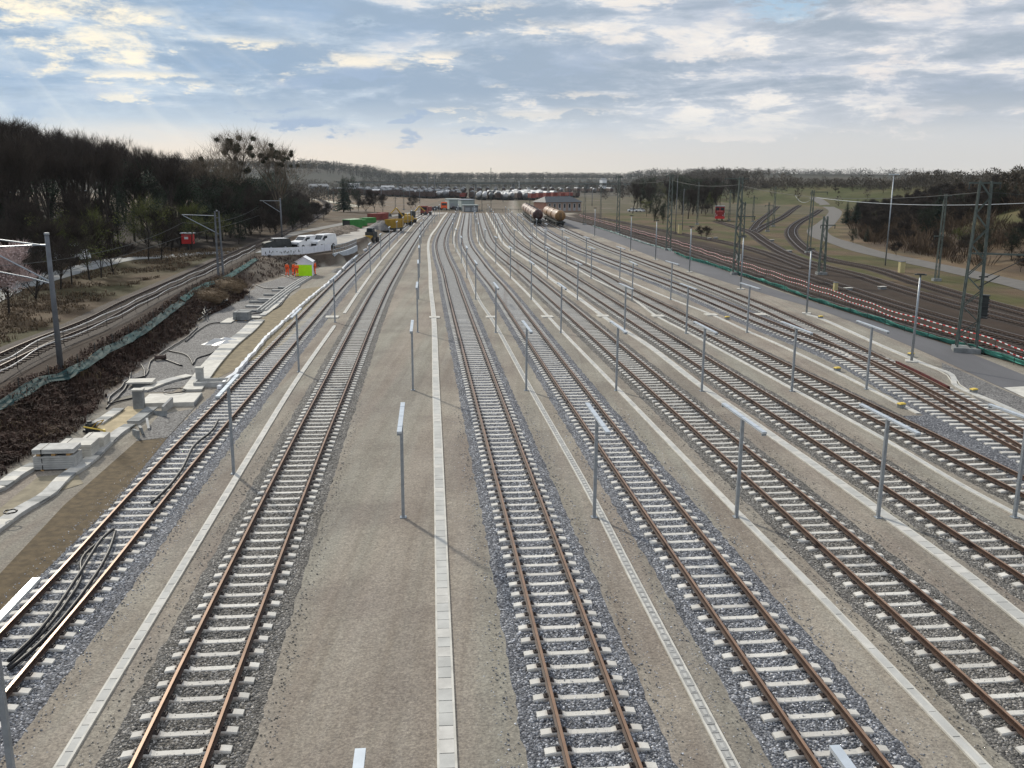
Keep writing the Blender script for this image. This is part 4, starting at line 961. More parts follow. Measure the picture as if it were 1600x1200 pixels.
# ------------------------------------------------------------------ people
def person(x, y, rz, label, lean=0.0, arms='down', stride=.12, sc=1.0):
    p = P(x, y); root = None
    me = bpy.data.meshes.new('person')
    J = {'pel': (0, 0, .95, .15), 'spi': (0, -.03*lean*4, 1.15, .145), 'che': (0, -.35*lean, 1.36, .17), 'nec': (0, -.5*lean, 1.50, .065), 'hd0': (0, -.55*lean-.01, 1.58, .085), 'hd1': (0, -.58*lean-.01, 1.70, .085),
         'shl': (-.19, -.38*lean, 1.42, .075), 'shr': (.19, -.38*lean, 1.42, .075), 'hpl': (-.10, 0, .90, .10), 'hpr': (.10, 0, .90, .10), 'knl': (-.12, -stride*.5, .50, .075), 'knr': (.12, stride*.2, .50, .075),
         'anl': (-.13, -stride*.6, .10, .055), 'anr': (.13, stride, .10, .055), 'tol': (-.14, -stride*.6-.17, .04, .045), 'tor': (.14, stride-.17, .04, .045)}
    if arms == 'down': J.update({'ell': (-.27, -.38*lean, 1.14, .052), 'elr': (.27, -.38*lean, 1.14, .052), 'wrl': (-.28, -.38*lean-.08, .90, .038), 'wrr': (.28, -.38*lean-.08, .90, .038), 'hal': (-.28, -.38*lean-.11, .81, .042), 'har': (.28, -.38*lean-.11, .81, .042)})
    else: J.update({'ell': (-.27, -.38*lean-.08, 1.15, .052), 'elr': (.27, -.38*lean-.08, 1.15, .052), 'wrl': (-.18, -.38*lean-.32, 1.10, .038), 'wrr': (.18, -.38*lean-.32, 1.10, .038), 'hal': (-.12, -.38*lean-.39, 1.10, .04), 'har': (.12, -.38*lean-.39, 1.10, .04)})
    names = list(J); ix = {k: i for i, k in enumerate(names)}
    E_ = [('pel', 'spi'), ('spi', 'che'), ('che', 'nec'), ('nec', 'hd0'), ('hd0', 'hd1'), ('che', 'shl'), ('che', 'shr'), ('shl', 'ell'), ('shr', 'elr'), ('ell', 'wrl'), ('elr', 'wrr'), ('wrl', 'hal'), ('wrr', 'har'), ('pel', 'hpl'), ('pel', 'hpr'), ('hpl', 'knl'), ('hpr', 'knr'), ('knl', 'anl'), ('knr', 'anr'), ('anl', 'tol'), ('anr', 'tor')]
    me.from_pydata([J[k][:3] for k in names], [(ix[a], ix[b_]) for a, b_ in E_], [])
    o = bpy.data.objects.new('person', me); scn.collection.objects.link(o)
    md = o.modifiers.new('s', 'SKIN'); ss = o.modifiers.new('ss', 'SUBSURF'); ss.levels = 2; ss.render_levels = 2
    for i, k in enumerate(names): me.skin_vertices[0].data[i].radius = (J[k][3], J[k][3]*(.8 if k in ('pel', 'spi', 'che') else 1)); me.skin_vertices[0].data[i].use_root = (k == 'pel')
    bpy.context.view_layer.update(); ev = o.evaluated_get(bpy.context.evaluated_depsgraph_get()); nm = bpy.data.meshes.new_from_object(ev)
    o.modifiers.clear(); o.data = nm; nm.materials.clear()
    for m in (M['skin'], M['orange'], M['black']): nm.materials.append(m)
    for f in nm.polygons:
        c = f.center; f.use_smooth = True
        hand = (Vector(J['hal'][:3])-c).length < .10 or (Vector(J['har'][:3])-c).length < .10
        f.material_index = 0 if (c.z > 1.49 or hand) else (2 if c.z < .14 else 1)
    o.location = p; o.rotation_euler = (0, 0, rz); o.scale = (sc*1.12, sc*1.12, sc)
    tag(o, label, 'person', 'workers in orange')
    hx, hy = J['hd1'][0], J['hd1'][1]
    b = MB(); b.sphere((hx, hy, 1.735), .125, 12, sz=.75); b.cyl((hx, hy-.05, 1.70), (hx, hy-.05, 1.715), .15, 12); b.obj('helmet', M['red'] if 'helmet' in label else M['steel_dark'], o, smooth=True)
    b = MB()
    for z, r in ((1.08, .175), (1.02, .172)): pass
    b.cyl((0, -.05*lean, 1.04), (0, -.06*lean, 1.10), .19, 16); b.obj('reflective_band', M['steel_dark'], o)
    b = MB(); b.cyl((-.125, -stride*.5, .38), (-.125, -stride*.5, .43), .09, 12); b.cyl((.125, stride*.5, .38), (.125, stride*.5, .43), .09, 12); b.obj('trouser_band', M['white'], o)
    b = MB(); b.box((hx, hy-.10, 1.63), (.03, .03, .045)); b.obj('nose', M['skin'], o)
    return o
person(449, 431.5, R(150), 'person in orange work clothes standing alone at the far left of the tent', 0, 'down')
person(458, 431.0, R(60), 'person in orange bending towards the ground left of the tent', .5, 'front', .25)
person(464, 433, R(200), 'person in orange with back turned, right beside the tent wall', .15, 'front')
person(492, 429.5, R(90), 'person in orange standing at the right side of the tent', .2, 'down', .15, 1.02)
# ------------------------------------------------------------------ vans and car
def van(x, y, z, rz, label, L=4.9, W=1.9, Hh=1.95, hood=.95, name='van', body='white'):
    p = P(x, y, z); t = thing(name, label, 'van', (p.x, p.y, H(p.x, p.y)+.02), rz)
    prof = [(-L/2, .35), (-L/2, 1.0), (-L/2+.1, 1.12), (-L/2+hood, 1.28), (-L/2+hood+.75, Hh-.06), (-L/2+hood+1.1, Hh), (L/2-.25, Hh), (L/2-.08, Hh-.15), (L/2, 1.0), (L/2, .35)]
    b = MB(); n = len(prof); vs = []
    for sx, k in ((-W/2, 0), (-W/2+.0, 1), (W/2, 1), (W/2, 0)):
        pass
    for s in (-1, 1):
        for q in prof: vs.append((s*(W/2-(.12 if q[1] > 1.2 else 0)), q[0], q[1]))
    b.add(vs, [tuple(range(n)), tuple(range(n, 2*n))[::-1]]+[(i, n+i, n+(i+1) % n, (i+1) % n) for i in range(n)]); b.obj('body', M[body], t)
    a = Vector((0, -L/2+hood, 1.28)); c = Vector((0, -L/2+hood+.75, Hh-.06)); nn = Vector((0, -(c.z-a.z), c.y-a.y)).normalized()*.015
    b = MB(); v = [Vector((s*(W/2-.17), q.y, q.z))+nn for q in (a+(c-a)*.06, c-(c-a)*.1) for s in (-1, 1)]; b.add([v[0], v[1], v[3], v[2]], [(0, 1, 2, 3)]); b.obj('windscreen', M['glass'], t)
    for s in (-1, 1):
        b = MB(); X = s*(W/2-.105); b.add([(X, -L/2+hood+.35, 1.28), (X, -L/2+hood+1.55, 1.28), (X, -L/2+hood+1.55, Hh-.22), (X, -L/2+hood+.85, Hh-.22)], [(0, 1, 2, 3) if s > 0 else (3, 2, 1, 0)]); b.obj('side_window', M['glass'], t)
        b = MB(); b.box((s*(W/2+.09), -L/2+hood+.55, 1.32), (.16, .10, .24)); b.obj('mirror', M['black'], t)
        b = MB(); b.box((s*.68, -L/2-.01, .86), (.34, .04, .20)); b.obj('headlight', M['glass'] if body != 'white' else M['galv_light'], t)
        for yy in (-L/2+.85, L/2-.95):
            b = MB(); b.cyl((s*(W/2-.20), yy, .33), (s*(W/2+.01), yy, .33), .33, 16); w = b.obj('wheel', M['black'], t)
            b = MB(); b.cyl((s*(W/2), yy, .33), (s*(W/2+.02), yy, .33), .19, 10); b.obj('rim', M['galv'], w)
    b = MB(); b.box((0, -L/2-.015, .60), (W*.62, .04, .26)); b.obj('grille', M['black'], t)
    b = MB(); b.box((0, -L/2-.03, .38), (W*.96, .10, .16)); b.obj('bumper', M['black'], t)
    return t
van(478, 388, HL, R(-30), 'white van on the left of the pair, front towards the viewer')
van(505, 387, HL, R(-28), 'white high roofed van on the right of the pair', L=4.6, Hh=2.1, hood=.8)
van(433, 390, HL, R(-60), 'dark car with a white roof left of the two white vans', L=4.0, Hh=1.65, W=1.75, name='parked_car', body='steel_dark')
bpy.data.objects['parked_car']['category'] = 'car'
b = MB(); b.box((0, .3, 1.69), (1.45, 2.0, .06)); b.obj('roof_panel', M['white'], bpy.data.objects['parked_car'])
# banner fence, railing, retaining wall
def topz(p): return H(p.x, p.y)
bp_ = [P(x, y, HL) for x, y in [(409, 400), (440, 399.5), (470, 398), (500, 394), (521, 391)]]
bp_ = resample(bp_, 1.0)
t = thing('banner_fence', 'long low white banner fence with dark print along the top of the slope', 'fence')
b = MB(); vs = []
for i, p in enumerate(bp_):
    vs += [p+Vector((0, 0, .05)), p+Vector((0, 0, 1.12-.10*(i > len(bp_)*.5))), p+Vector((0, .03, 1.12-.10*(i > len(bp_)*.5))), p+Vector((0, .03, .05))]
b.add(vs, [(i*4+k, (i+1)*4+k, (i+1)*4+(k+1) % 4, i*4+(k+1) % 4) for i in range(len(bp_)-1) for k in range(4)]); b.obj('banner', M['tarp'], t)
b = MB(); rr = random.Random(2)
for i in range(int(len(bp_)*.42)):
    p = bp_[i]; q = bp_[i+1]
    for u in (.1, .32, .54, .76):
        c = p+(q-p)*u
        if rr.random() < .8: b.box((c.x, c.y-.02, H(c.x, c.y)*0+HL+.50+rr.choice((-.08, 0, .08))), (.10, .02, rr.choice((.22, .34, .12))))
b.obj('print', M['steel_dark'], t)
for i in range(0, len(bp_), 3): MB().cyl(bp_[i]+Vector((0, .05, 0)), bp_[i]+Vector((0, .05, 1.2)), .03, 6).obj('post', M['galv'], t)
wp = resample([P(x, y, HL) for x, y in [(521, 396.5), (531, 394.2), (540, 391.5), (549, 388), (557, 384)]], 1.0)
t = thing('retaining_wall', 'light concrete retaining wall angling down to the track', 'wall'); b = MB()
for i in range(len(wp)-1):
    p, q = wp[i], wp[i+1]; d = (q-p).normalized(); c = (p+q)/2; b.box((c.x, c.y, (HL+ZG)/2), (.3, (q-p).length-.02, HL-ZG+.1), math.atan2(-d.x, d.y), 0)
b.obj('wall_panel', mat('blue grey concrete', (.42, .46, .50), .75, scale=1.5), t)
t = thing('railing', 'galvanised railing on top of the retaining wall', 'railing'); b = MB()
for i, p in enumerate(wp): b.cyl(p, p+Vector((0, 0, 1.15)), .035, 6)
b.obj('posts', M['galv'], t).name = 'baluster'
b = MB(); b.tube([p+Vector((0, 0, 1.15)) for p in wp], .04, 6); b.tube([p+Vector((0, 0, .6)) for p in wp], .03, 6); b.obj('handrail', M['galv_light'], t)
# ------------------------------------------------------------------ nets and tape
def net(lst, z0, h, label, m, fall=-.5, zz=ZG, amp=.12):
    pts = resample(px(lst, zz), .7); vs = []; n = 5; rr = random.Random(len(lst))
    for i, p in enumerate(pts):
        tg = tang(pts, i); sd = Vector((tg.y, -tg.x, 0)).normalized(); zb = H(p.x, p.y) if zz > 0 else ZG
        hh = h*(.8+.35*noise.noise(Vector((i*.23, 1.3, 0))))
        for k in range(n):
            f = k/(n-1); q = p+sd*(fall*(1-f)+amp*noise.noise(Vector((i*.35, k*1.3, 2))))
            vs.append((q.x, q.y, zb+z0+hh*f+(.05*noise.noise(Vector((i*.8, k, 5))))))
    fs = [(i*n+j, (i+1)*n+j, (i+1)*n+j+1, i*n+j+1) for i in range(len(pts)-1) for j in range(n-1)]
    b = MB().add(vs, fs); t = thing('safety_net', label, 'net'); o = b.obj('netting', m, t); md = o.modifiers.new('th', 'SOLIDIFY'); md.thickness = .02
    for i in range(0, len(pts), 5):
        p = pts[i]; zb = H(p.x, p.y) if zz > 0 else ZG
        MB().cyl((p.x, p.y, zb), (p.x, p.y, zb+h+.5), .025, 5).obj('stake', M['steel_dark'], t)
    return t
net([(1690, 605), (1597, 574), (1537, 555), (1497, 543), (1425, 522), (1350, 497), (1275, 473), (1200, 446), (1141, 426), (1104, 414), (1072, 405), (1052, 396)], .0, .62, 'turquoise safety net drooping along the access road', M['net'], fall=.45)
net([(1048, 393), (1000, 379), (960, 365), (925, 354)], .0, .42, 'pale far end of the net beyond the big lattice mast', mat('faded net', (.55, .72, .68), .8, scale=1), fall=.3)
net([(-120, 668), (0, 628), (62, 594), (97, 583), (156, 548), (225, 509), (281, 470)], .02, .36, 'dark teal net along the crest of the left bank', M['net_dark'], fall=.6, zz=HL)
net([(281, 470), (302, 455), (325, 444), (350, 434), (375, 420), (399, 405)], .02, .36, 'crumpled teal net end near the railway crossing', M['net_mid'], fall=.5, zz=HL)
def tape(lst, z, label, zz=ZG, w=.062, red=True):
    pts = resample(px(lst, zz), .42); t = thing('barrier_tape', label, 'barrier tape'); b = MB()
    Z = lambda i, p: (H(p.x, p.y) if zz > 0 else ZG)+z+.05*math.sin(i*.27)+.04*noise.noise(Vector((i*.2, z, 0)))
    for i in range(len(pts)-1):
        p, q = pts[i], pts[i+1]; a, c = Vector((p.x, p.y, Z(i, p))), Vector((q.x, q.y, Z(i+1, q)))
        b.add([a, c, c+Vector((0, 0, w)), a+Vector((0, 0, w)), a+Vector((.03, 0, w)), c+Vector((.03, 0, w))], [(0, 1, 2, 3), (3, 2, 5, 4)], 0 if (i % 2 or not red) else 1)
    b.obj('tape', [M['white'], M['red'] if red else M['pink']], t)
    for i in range(0, len(pts), 9):
        p = pts[i]; zb = H(p.x, p.y) if zz > 0 else ZG
        MB().cyl((p.x, p.y, zb), (p.x, p.y, zb+z+.25), .02, 5).obj('stake', M['steel_dark'], t)
RT = [(1700, 614), (1600, 577), (1500, 541), (1412, 516), (1340, 490), (1275, 467), (1200, 441), (1141, 421), (1104, 408), (1060, 392), (1000, 374), (960, 362), (905, 346)]
tape([(x, y-6) for x, y in RT], 1.0, 'upper red and white barrier tape beyond the turquoise net')
tape([(x, y-6) for x, y in RT], .52, 'lower red and white barrier tape beyond the turquoise net')
LT = [(-80, 627), (0, 594), (61, 558), (150, 520), (200, 495), (281, 452), (325, 432), (375, 407), (400, 394)]
tape(LT, .95, 'upper white barrier tape beside the old single line', HL, red=False)
tape(LT, .45, 'lower white barrier tape beside the old single line', HL, red=False)
# yellow capped blocks
for k, (x, y, l) in enumerate([(1423, 557, 'yellow capped block on the white strip near the third road post'), (1521, 614, 'yellow capped block past the kink of the white strip'), (1282, 498, 'yellow capped block near the start of the white strip'), (1408, 637, 'yellow capped block at the end of the thin channel by the turnout'), (1308, 580, 'yellow capped block left of the turnout lamp'), (1136, 499, 'yellow capped block beside a manhole'), (1362, 612, 'yellow capped block between two lamp posts')][:6]):
    t = thing('cable_block', l, 'marker block', P(x, y), R(20), group='yellow capped blocks'); MB().box((0, 0, .12), (.36, .26, .22)).obj('block', M['concrete_dark'], t); MB().box((0, 0, .25), (.42, .30, .07), taper=.85).obj('cap', M['yellow_cap'], t)

# ------------------------------------------------------------------ trees
def bare_tree(seed, h, spread=.32, trunk_frac=.35, levels=4, nb=5, twig_len=.9, up=.55, dens=1.0, r0=.018, twig_w=.016):
    """returns (trunk MB, crown MB): limbs as tubes, twigs as thin blades"""
    rr = random.Random(seed); T = MB(); C = MB(); TW = twig_w
    def blade(a, d, L, w, mat=0):
        s = d.orthogonal().normalized(); s = (s+Vector((rr.uniform(-1, 1), rr.uniform(-1, 1), rr.uniform(-1, 1)))).cross(d).normalized()*w
        m = a+d*L*.5+Vector((rr.uniform(-.1, .1), rr.uniform(-.1, .1), rr.uniform(-.02, .12)))*L
        e = m+(d*.5+Vector((0, 0, .15)))*L
        C.add([a-s, a+s, m+s*.7, m-s*.7, e], [(0, 1, 2, 3), (3, 2, 4)])
    def grow(a, d, L, r, lev):
        n = 3; pts = [a]; dd = d.copy()
        for i in range(n):
            dd = (dd+Vector((rr.uniform(-.14, .14), rr.uniform(-.14, .14), .06*up)) ).normalized(); pts.append(pts[-1]+dd*L/n)
        if lev <= 2: T.tube(pts, [r*(1-.45*i/n) for i in range(n+1)], 5 if lev < 2 else 3, 0, cap=False)
        else:
            for p, q in zip(pts, pts[1:]): blade(p, (q-p).normalized(), (q-p).length, r*.8)
        if lev >= levels:
            for k in range(int(5*dens)):
                q = pts[rr.randint(1, n)]
                v = (dd+Vector((rr.uniform(-.8, .8), rr.uniform(-.8, .8), rr.uniform(-.2, .7)))).normalized(); blade(q, v, twig_len*rr.uniform(.5, 1.1), TW)
            return
        k = nb if lev > 0 else int(nb*1.7)
        for i in range(k):
            f = rr.uniform(.35, 1.0) if lev > 0 else rr.uniform(trunk_frac, 1.0)
            j = min(n-1, int(f*n)); q = pts[j]+(pts[j+1]-pts[j])*(f*n-j)
            an = rr.uniform(0, 2*math.pi); out = Vector((math.cos(an), math.sin(an), 0))
            v = (dd*(1-spread)+out*spread*rr.uniform(.8, 1.5)+Vector((0, 0, up*.3))).normalized()
            grow(q, v, L*rr.uniform(.42, .62)*(1.15 if lev else (1.15-.45*f)), r*.45, lev+1)
    grow(Vector((0, 0, -.3)), Vector((0, 0, 1)), h*.72, h*r0, 0)
    return T, C
def leaf_clumps(C, seed, centers, n, r, size, mat=0):
    rr = random.Random(seed)
    for c in centers:
        for _ in range(n):
            v = Vector((rr.gauss(0, 1), rr.gauss(0, 1), rr.gauss(0, .8))).normalized()*r*rr.random()**.4
            p = c+v; d = Vector((rr.uniform(-1, 1), rr.uniform(-1, 1), rr.uniform(-.6, .6))).normalized(); e = d.orthogonal().normalized()*size*.5; s = size*rr.uniform(.6, 1.3)
            C.add([p-e, p+d*s-e*.4, p+d*s*1.2, p+e], [(0, 1, 2, 3)], mat)
def tree_proto(name, T, C, mt, mc, label='x', cat='tree', group=None):
    t = thing(name, label, cat, (0, -500, -200), group=group)
    T.obj('trunk', mt, t); C.obj('crown', mc, t); return t
def conifer(seed, h, r, mt='needle'):
    rr = random.Random(seed); T = MB(); C = MB(); T.tube([(0, 0, -.3), (0, 0, h*.5), (0, 0, h*.97)], [h*.018, h*.012, .02], 6)
    n = int(h*5)
    for i in range(n):
        z = h*(.10+.9*i/n); R0 = r*(1-i/n)**.85+.12
        for k in range(9):
            an = rr.uniform(0, 6.283); L = R0*rr.uniform(.65, 1.15); d = Vector((math.cos(an), math.sin(an), -.22)); s = Vector((-math.sin(an), math.cos(an), 0))
            for u in range(4):
                a = Vector((0, 0, z))+d*L*u/4; b_ = Vector((0, 0, z))+d*L*(u+1.3)/4; w = L*.17*(1.2-u*.2)+.05
                C.add([a, a+s*w+(b_-a)*.7+Vector((0, 0, -.08*L)), b_, a-s*w+(b_-a)*.7+Vector((0, 0, -.08*L))], [(0, 1, 2, 3)])
    return T, C
protos = {}
for k in range(5):
    T, C = bare_tree(100+k, 15, spread=.30+.03*k, trunk_frac=.38, levels=4, nb=5, up=.7, twig_len=1.1)
    protos['forest%d' % k] = tree_proto('bare_tree', T, C, M['bark'], M['twig'])
for k in range(3):
    T, C = bare_tree(200+k, 7, spread=.50, trunk_frac=.10, levels=4, nb=5, up=.5, twig_len=.7, r0=.014)
    protos['bush%d' % k] = tree_proto('bare_bush', T, C, M['bark'], M['twig'])
for k in range(3):
    T, C = bare_tree(300+k, 7, spread=.48, trunk_frac=.12, levels=3, nb=5, up=.5, twig_len=.8, r0=.014)
    rr = random.Random(k); cs = [Vector((rr.gauss(0, 1.5), rr.gauss(0, 1.5), rr.uniform(2.6, 6.6))) for _ in range(26)]
    leaf_clumps(C, 9+k, cs, 60, .75, .11)
    protos['bud%d' % k] = tree_proto('budding_tree', T, C, M['bark'], M['bud'])
for k in range(2):
    T, C = bare_tree(350+k, 9, spread=.42, trunk_frac=.15, levels=3, nb=5, up=.5, twig_len=.8, r0=.016)
    rr = random.Random(k+7); cs = [Vector((rr.gauss(0, 1.3), rr.gauss(0, 1.3), rr.uniform(1.5, 9.5))) for _ in range(34)]
    leaf_clumps(C, 19+k, cs, 90, .95, .16)
    protos['ivy%d' % k] = tree_proto('dark_tree', T, C, M['bark'], M['bud_dark'])
T, C = conifer(5, 9, 2.1); protos['spruce'] = tree_proto('spruce_tree', T, C, M['bark'], M['needle'])
T, C = bare_tree(400, 4.5, spread=.5, trunk_frac=.2, levels=4, nb=5, up=.4, twig_len=.5, r0=.02)
rr = random.Random(4); leaf_clumps(C, 3, [Vector((rr.gauss(0, .9), rr.gauss(0, .9), rr.uniform(1.8, 4.8))) for _ in range(24)], 50, .55, .09)
protos['blossom'] = tree_proto('blossoming_tree', T, C, M['bark'], M['blossom'])
# tall poplars with mistletoe
def mistle(seed, h):
    T, C = bare_tree(seed, h, spread=.33, trunk_frac=.12, levels=4, nb=5, up=.9, twig_len=1.7, r0=.013, twig_w=.017, dens=.7)
    return T, C
placed_proto = set(); PH = {}
for _k, _p in protos.items(): PH[_k] = max(v[2] for c in _p.children for v in c.bound_box)
def place(key, x, y, z=None, h=1.0, rz=None, label=None, group=None):
    pr = protos[key]; rz = random.uniform(0, 6.28) if rz is None else rz; z = H(x, y) if z is None else z
    if key not in placed_proto:
        placed_proto.add(key); o = pr; o.location = (x, y, z); o.rotation_euler = (0, 0, rz); o.scale = (h*random.uniform(.9, 1.1), h*random.uniform(.9, 1.1), h)
        if label: o['label'] = label
    else: o = dup(pr, (x, y, z), rz, label, (h*random.uniform(.85, 1.15), h*random.uniform(.85, 1.15), h))
    if group: o['group'] = group
    return o
rnd = random.Random(11); cnt = 0
GF = 'bare trees of the wood on the left hillside'
for y in np.arange(88, 345, 7.5):
    for d in (2.5, 9, 16, 25, 36, 48, 62, 78, 94):
        yy = y+rnd.uniform(-3, 3); fx = min((abs(a.y-yy), a.x) for a in resample(footL, 2.0)[:260])[1] if False else None
        # foot x at this y
        for a, b_ in zip(footL, footL[1:]):
            if a.y <= yy <= b_.y or b_.y <= yy <= a.y: fx = a.x+(b_.x-a.x)*(yy-a.y)/(b_.y-a.y); break
        x = fx-d+rnd.uniform(-2.5, 2.5)
        p = proj((x, yy, H(x, yy)))
        if p[0] < -50 or p[0] > 520: continue
        if yy > 300 and d > 40: continue
        if y > 230 and d > 30: continue
        if cnt >= 285: break
        s = rnd.uniform(.85, 1.25)
        tt = lerp_tab(p[0], [(-50, 160), (0, 166), (100, 190), (200, 206), (270, 226), (320, 258), (400, 282), (490, 302)])+abs(rnd.gauss(0, 9))
        zt = H(x, yy)
        while proj((x, yy, zt))[1] > tt and zt < 60: zt += .4
        fk = 'forest%d' % rnd.randrange(5); lim = max(.25, (zt-H(x, yy))/PH[fk]*.98)
        s = min(s, lim)
        if d > 30: s = min(1.5, lim)
        place(fk, x, yy, None, s, label='tall bare brown tree in the dense wood on the left hillside', group=GF); cnt += 1
# darker evergreen and shrub layer at the wood's edge
for k, (x, y, s, key) in enumerate([(20, 415, 1.0, 'ivy0'), (60, 395, .9, 'bush0'), (100, 390, 1.0, 'ivy1'), (150, 386, .9, 'bush1'), (185, 382, .9, 'ivy0'), (262, 384, 1.0, 'ivy1'), (300, 383, .9, 'ivy0'), (335, 378, .95, 'ivy1'), (360, 372, .9, 'ivy0'), (385, 365, 1.0, 'ivy1'), (405, 358, 1.0, 'ivy0'), (428, 350, 1.15, 'ivy1'), (448, 345, .9, 'bush2'), (462, 338, 1.0, 'bush1'), (474, 334, .9, 'bush0'), (40, 375, 1.0, 'bush1'), (120, 372, 1.1, 'bush2'), (210, 372, 1.1, 'ivy1'), (240, 365, 1.0, 'bush0'), (290, 362, 1.1, 'bush2'), (330, 355, 1.0, 'ivy0'), (375, 345, 1.2, 'ivy1'), (415, 338, 1.2, 'ivy1'), (350, 340, 1.2, 'ivy0'), (440, 330, 1.3, 'ivy0')]):
    q = P(x, y, HL)
    for _ in range(5): q = P(x, y, H(q.x, q.y))
    place(key, q.x, q.y, None, s*1.15, label='dark bushy tree at the lower edge of the left wood', group='dark edge trees of the left wood')
for k, (x, y, s, key, lab) in enumerate([(14, 492, 1.15, 'blossom', 'pale blossoming tree at the left picture edge behind the mast'), (55, 470, .95, 'bush0', 'bare many stemmed bush left of the nearest concrete mast'), (95, 452, .95, 'bush1', 'bare bush with bent stems right of the nearest concrete mast'), (112, 447, .85, 'bud0', 'greenish budding tree beside the left lane'),
        (140, 437, 1.05, 'bud1', 'brightest budding tree beside the left lane'), (158, 434, .9, 'bush2', 'dark stemmed bush between two budding trees'), (178, 428, .8, 'bush0', 'thin bare bush by the left lane, in front of the parking lot'), (232, 409, 1.15, 'bud2', 'wide olive budding tree in front of the wood'), (252, 407, 1.0, 'bush1', 'bush with a dark stem beside the wide olive budding tree'),
        (300, 392, .95, 'bud0', 'small budding tree left of the red box'), (345, 385, .7, 'bud1', 'yellowish bush beside the double concrete mast')]):
    q = P(x, y, HL)
    for _ in range(5): q = P(x, y, H(q.x, q.y))
    place(key, q.x, q.y, None, s, label=lab)
rnd = random.Random(77)
for k in range(75):
    yy = rnd.uniform(92, 300); fx = None
    for a, b_ in zip(footL, footL[1:]):
        if a.y <= yy <= b_.y: fx = a.x+(b_.x-a.x)*(yy-a.y)/(b_.y-a.y); break
    x = fx+rnd.uniform(-6, 7)
    if yy < 135: x = fx+rnd.uniform(-8, 2)
    place(rnd.choice(['bush0', 'bush1', 'bush2', 'ivy0', 'bush2']), x, yy, None, rnd.uniform(.45, .8), label='dark undergrowth bush along the foot of the left wood', group='undergrowth bushes of the left wood')
def mistletoe_tree(x, y, Y, ytop, label, seed, nball, wide):
    # stands at depth Y on the view ray of pixel column x
    d = P(x, 500); f = Y/d.y; X = d.x*f; z = H(X, Y); h = 12
    top = z
    while proj((X, Y, top))[1] > ytop: top += .2
    h = top-z; T, C = mistle(seed, h*.95)
    t = thing('mistletoe_tree', label, 'tree', (X, Y, z)); T.obj('trunk', M['bark_light'], t)
    cr = C.obj('crown', M['twig_pale'], t)
    zs = [v[2] for v in C.v]; mz = max(zs); k0 = h/mz
    k0 *= 1.08; t.scale = (k0*wide, k0*wide, k0); rr = random.Random(seed+1)
    cand = [Vector(v) for v in C.v if v[2] > mz*.50 and math.hypot(v[0], v[1]) < mz*.30]
    cl = [rr.choice(cand) for _ in range(7)]
    for i in range(nball):
        c = min((rr.choice(cand) for _ in range(14)), key=lambda q: (q-cl[i % 7]).length) if i % 3 else rr.choice(cand); r = rr.uniform(.38, .72)/k0/wide
        b = MB(); leaf_clumps(b, seed*50+i, [Vector((0, 0, 0))], 150, r, .13/k0)
        b.sphere((0, 0, 0), r*.72, 8, jit=.12); b.v = [(q[0], q[1], q[2]*wide) for q in b.v]; b.obj('mistletoe', M['mistletoe'], t, c)
    return t
mistletoe_tree(380, 0, 190, 203, 'tall pale tree with mistletoe balls, left of the pair', 61, 30, 1.7)
mistletoe_tree(436, 0, 200, 212, 'tall pale tree with mistletoe balls, right of the pair', 62, 30, 1.5)
mistletoe_tree(345, 0, 180, 224, 'slightly lower pale tree behind the left mistletoe tree', 63, 3, 1.7)
# bramble on the bank and dry grass: nobody could count it
def tufts(name, fn, n, hmin, hmax, w, material, seed, label, cat, lean=.5):
    rr = random.Random(seed); b = MB(); c = 0; tries = 0
    while c < n and tries < n*12:
        tries += 1; q = fn(rr)
        if q is None: continue
        x, y = q; z = H(x, y)-.05; h = rr.uniform(hmin, hmax)
        for _ in range(5):
            an = rr.uniform(0, 6.283); l = rr.uniform(.2, 1)*lean*h; s = Vector((-math.sin(an), math.cos(an), 0))*w*rr.uniform(.5, 1.3); o = Vector((x+rr.uniform(-.25, .25), y+rr.uniform(-.25, .25), z))
            m = o+Vector((math.cos(an)*l*.4, math.sin(an)*l*.4, h*.75)); e = o+Vector((math.cos(an)*l*1.3, math.sin(an)*l*1.3, h*rr.uniform(.55, 1.05)))
            b.add([o-s, o+s, m+s*.8, m-s*.8, e], [(0, 1, 2, 3), (3, 2, 4)])
        c += 1
    return tag(b.obj(name, material), label, cat, None, 'stuff')
def bank_pt(rr):
    y = 18+rr.random()**1.3*112; x = rr.uniform(-44, -8)
    dc = poly_dist((x, y), crest2)
    if dc > .3: return None
    dt = poly_dist((x, y), toe2)
    if dt < .15: return None
    if y > 100 and rr.random() < .85: return None
    return (x, y)
tufts('bramble', bank_pt, 7500, .12, .5, .035, M['brush'], 1, 'dark reddish bramble covering the left bank', 'bramble', 1.2)
tufts('dry_grass', lambda rr: (lambda q: q if q and rr.random() < .5 and noise.noise(Vector((q[0]*.2, q[1]*.2, 9))) > .05 else None)(bank_pt(rr)), 2600, .15, .45, .03, M['brush_tan'], 2, 'tan dry grass patches on the left bank', 'dry grass', 1.2)
def plateau_pt(rr):
    y = 30+rr.random()*110; x = rr.uniform(-72, -20); dc = poly_dist((x, y), crest2)
    if dc < 6.5 or poly_dist((x, y), footL) > 0: return None
    return (x, y) if noise.noise(Vector((x*.13, y*.13, 4))) > -.12 else None
tufts('dry_grass', plateau_pt, 5000, .12, .5, .04, M['brush_tan'], 3, 'dry grass between the old line and the left lane', 'dry grass', 1.0)
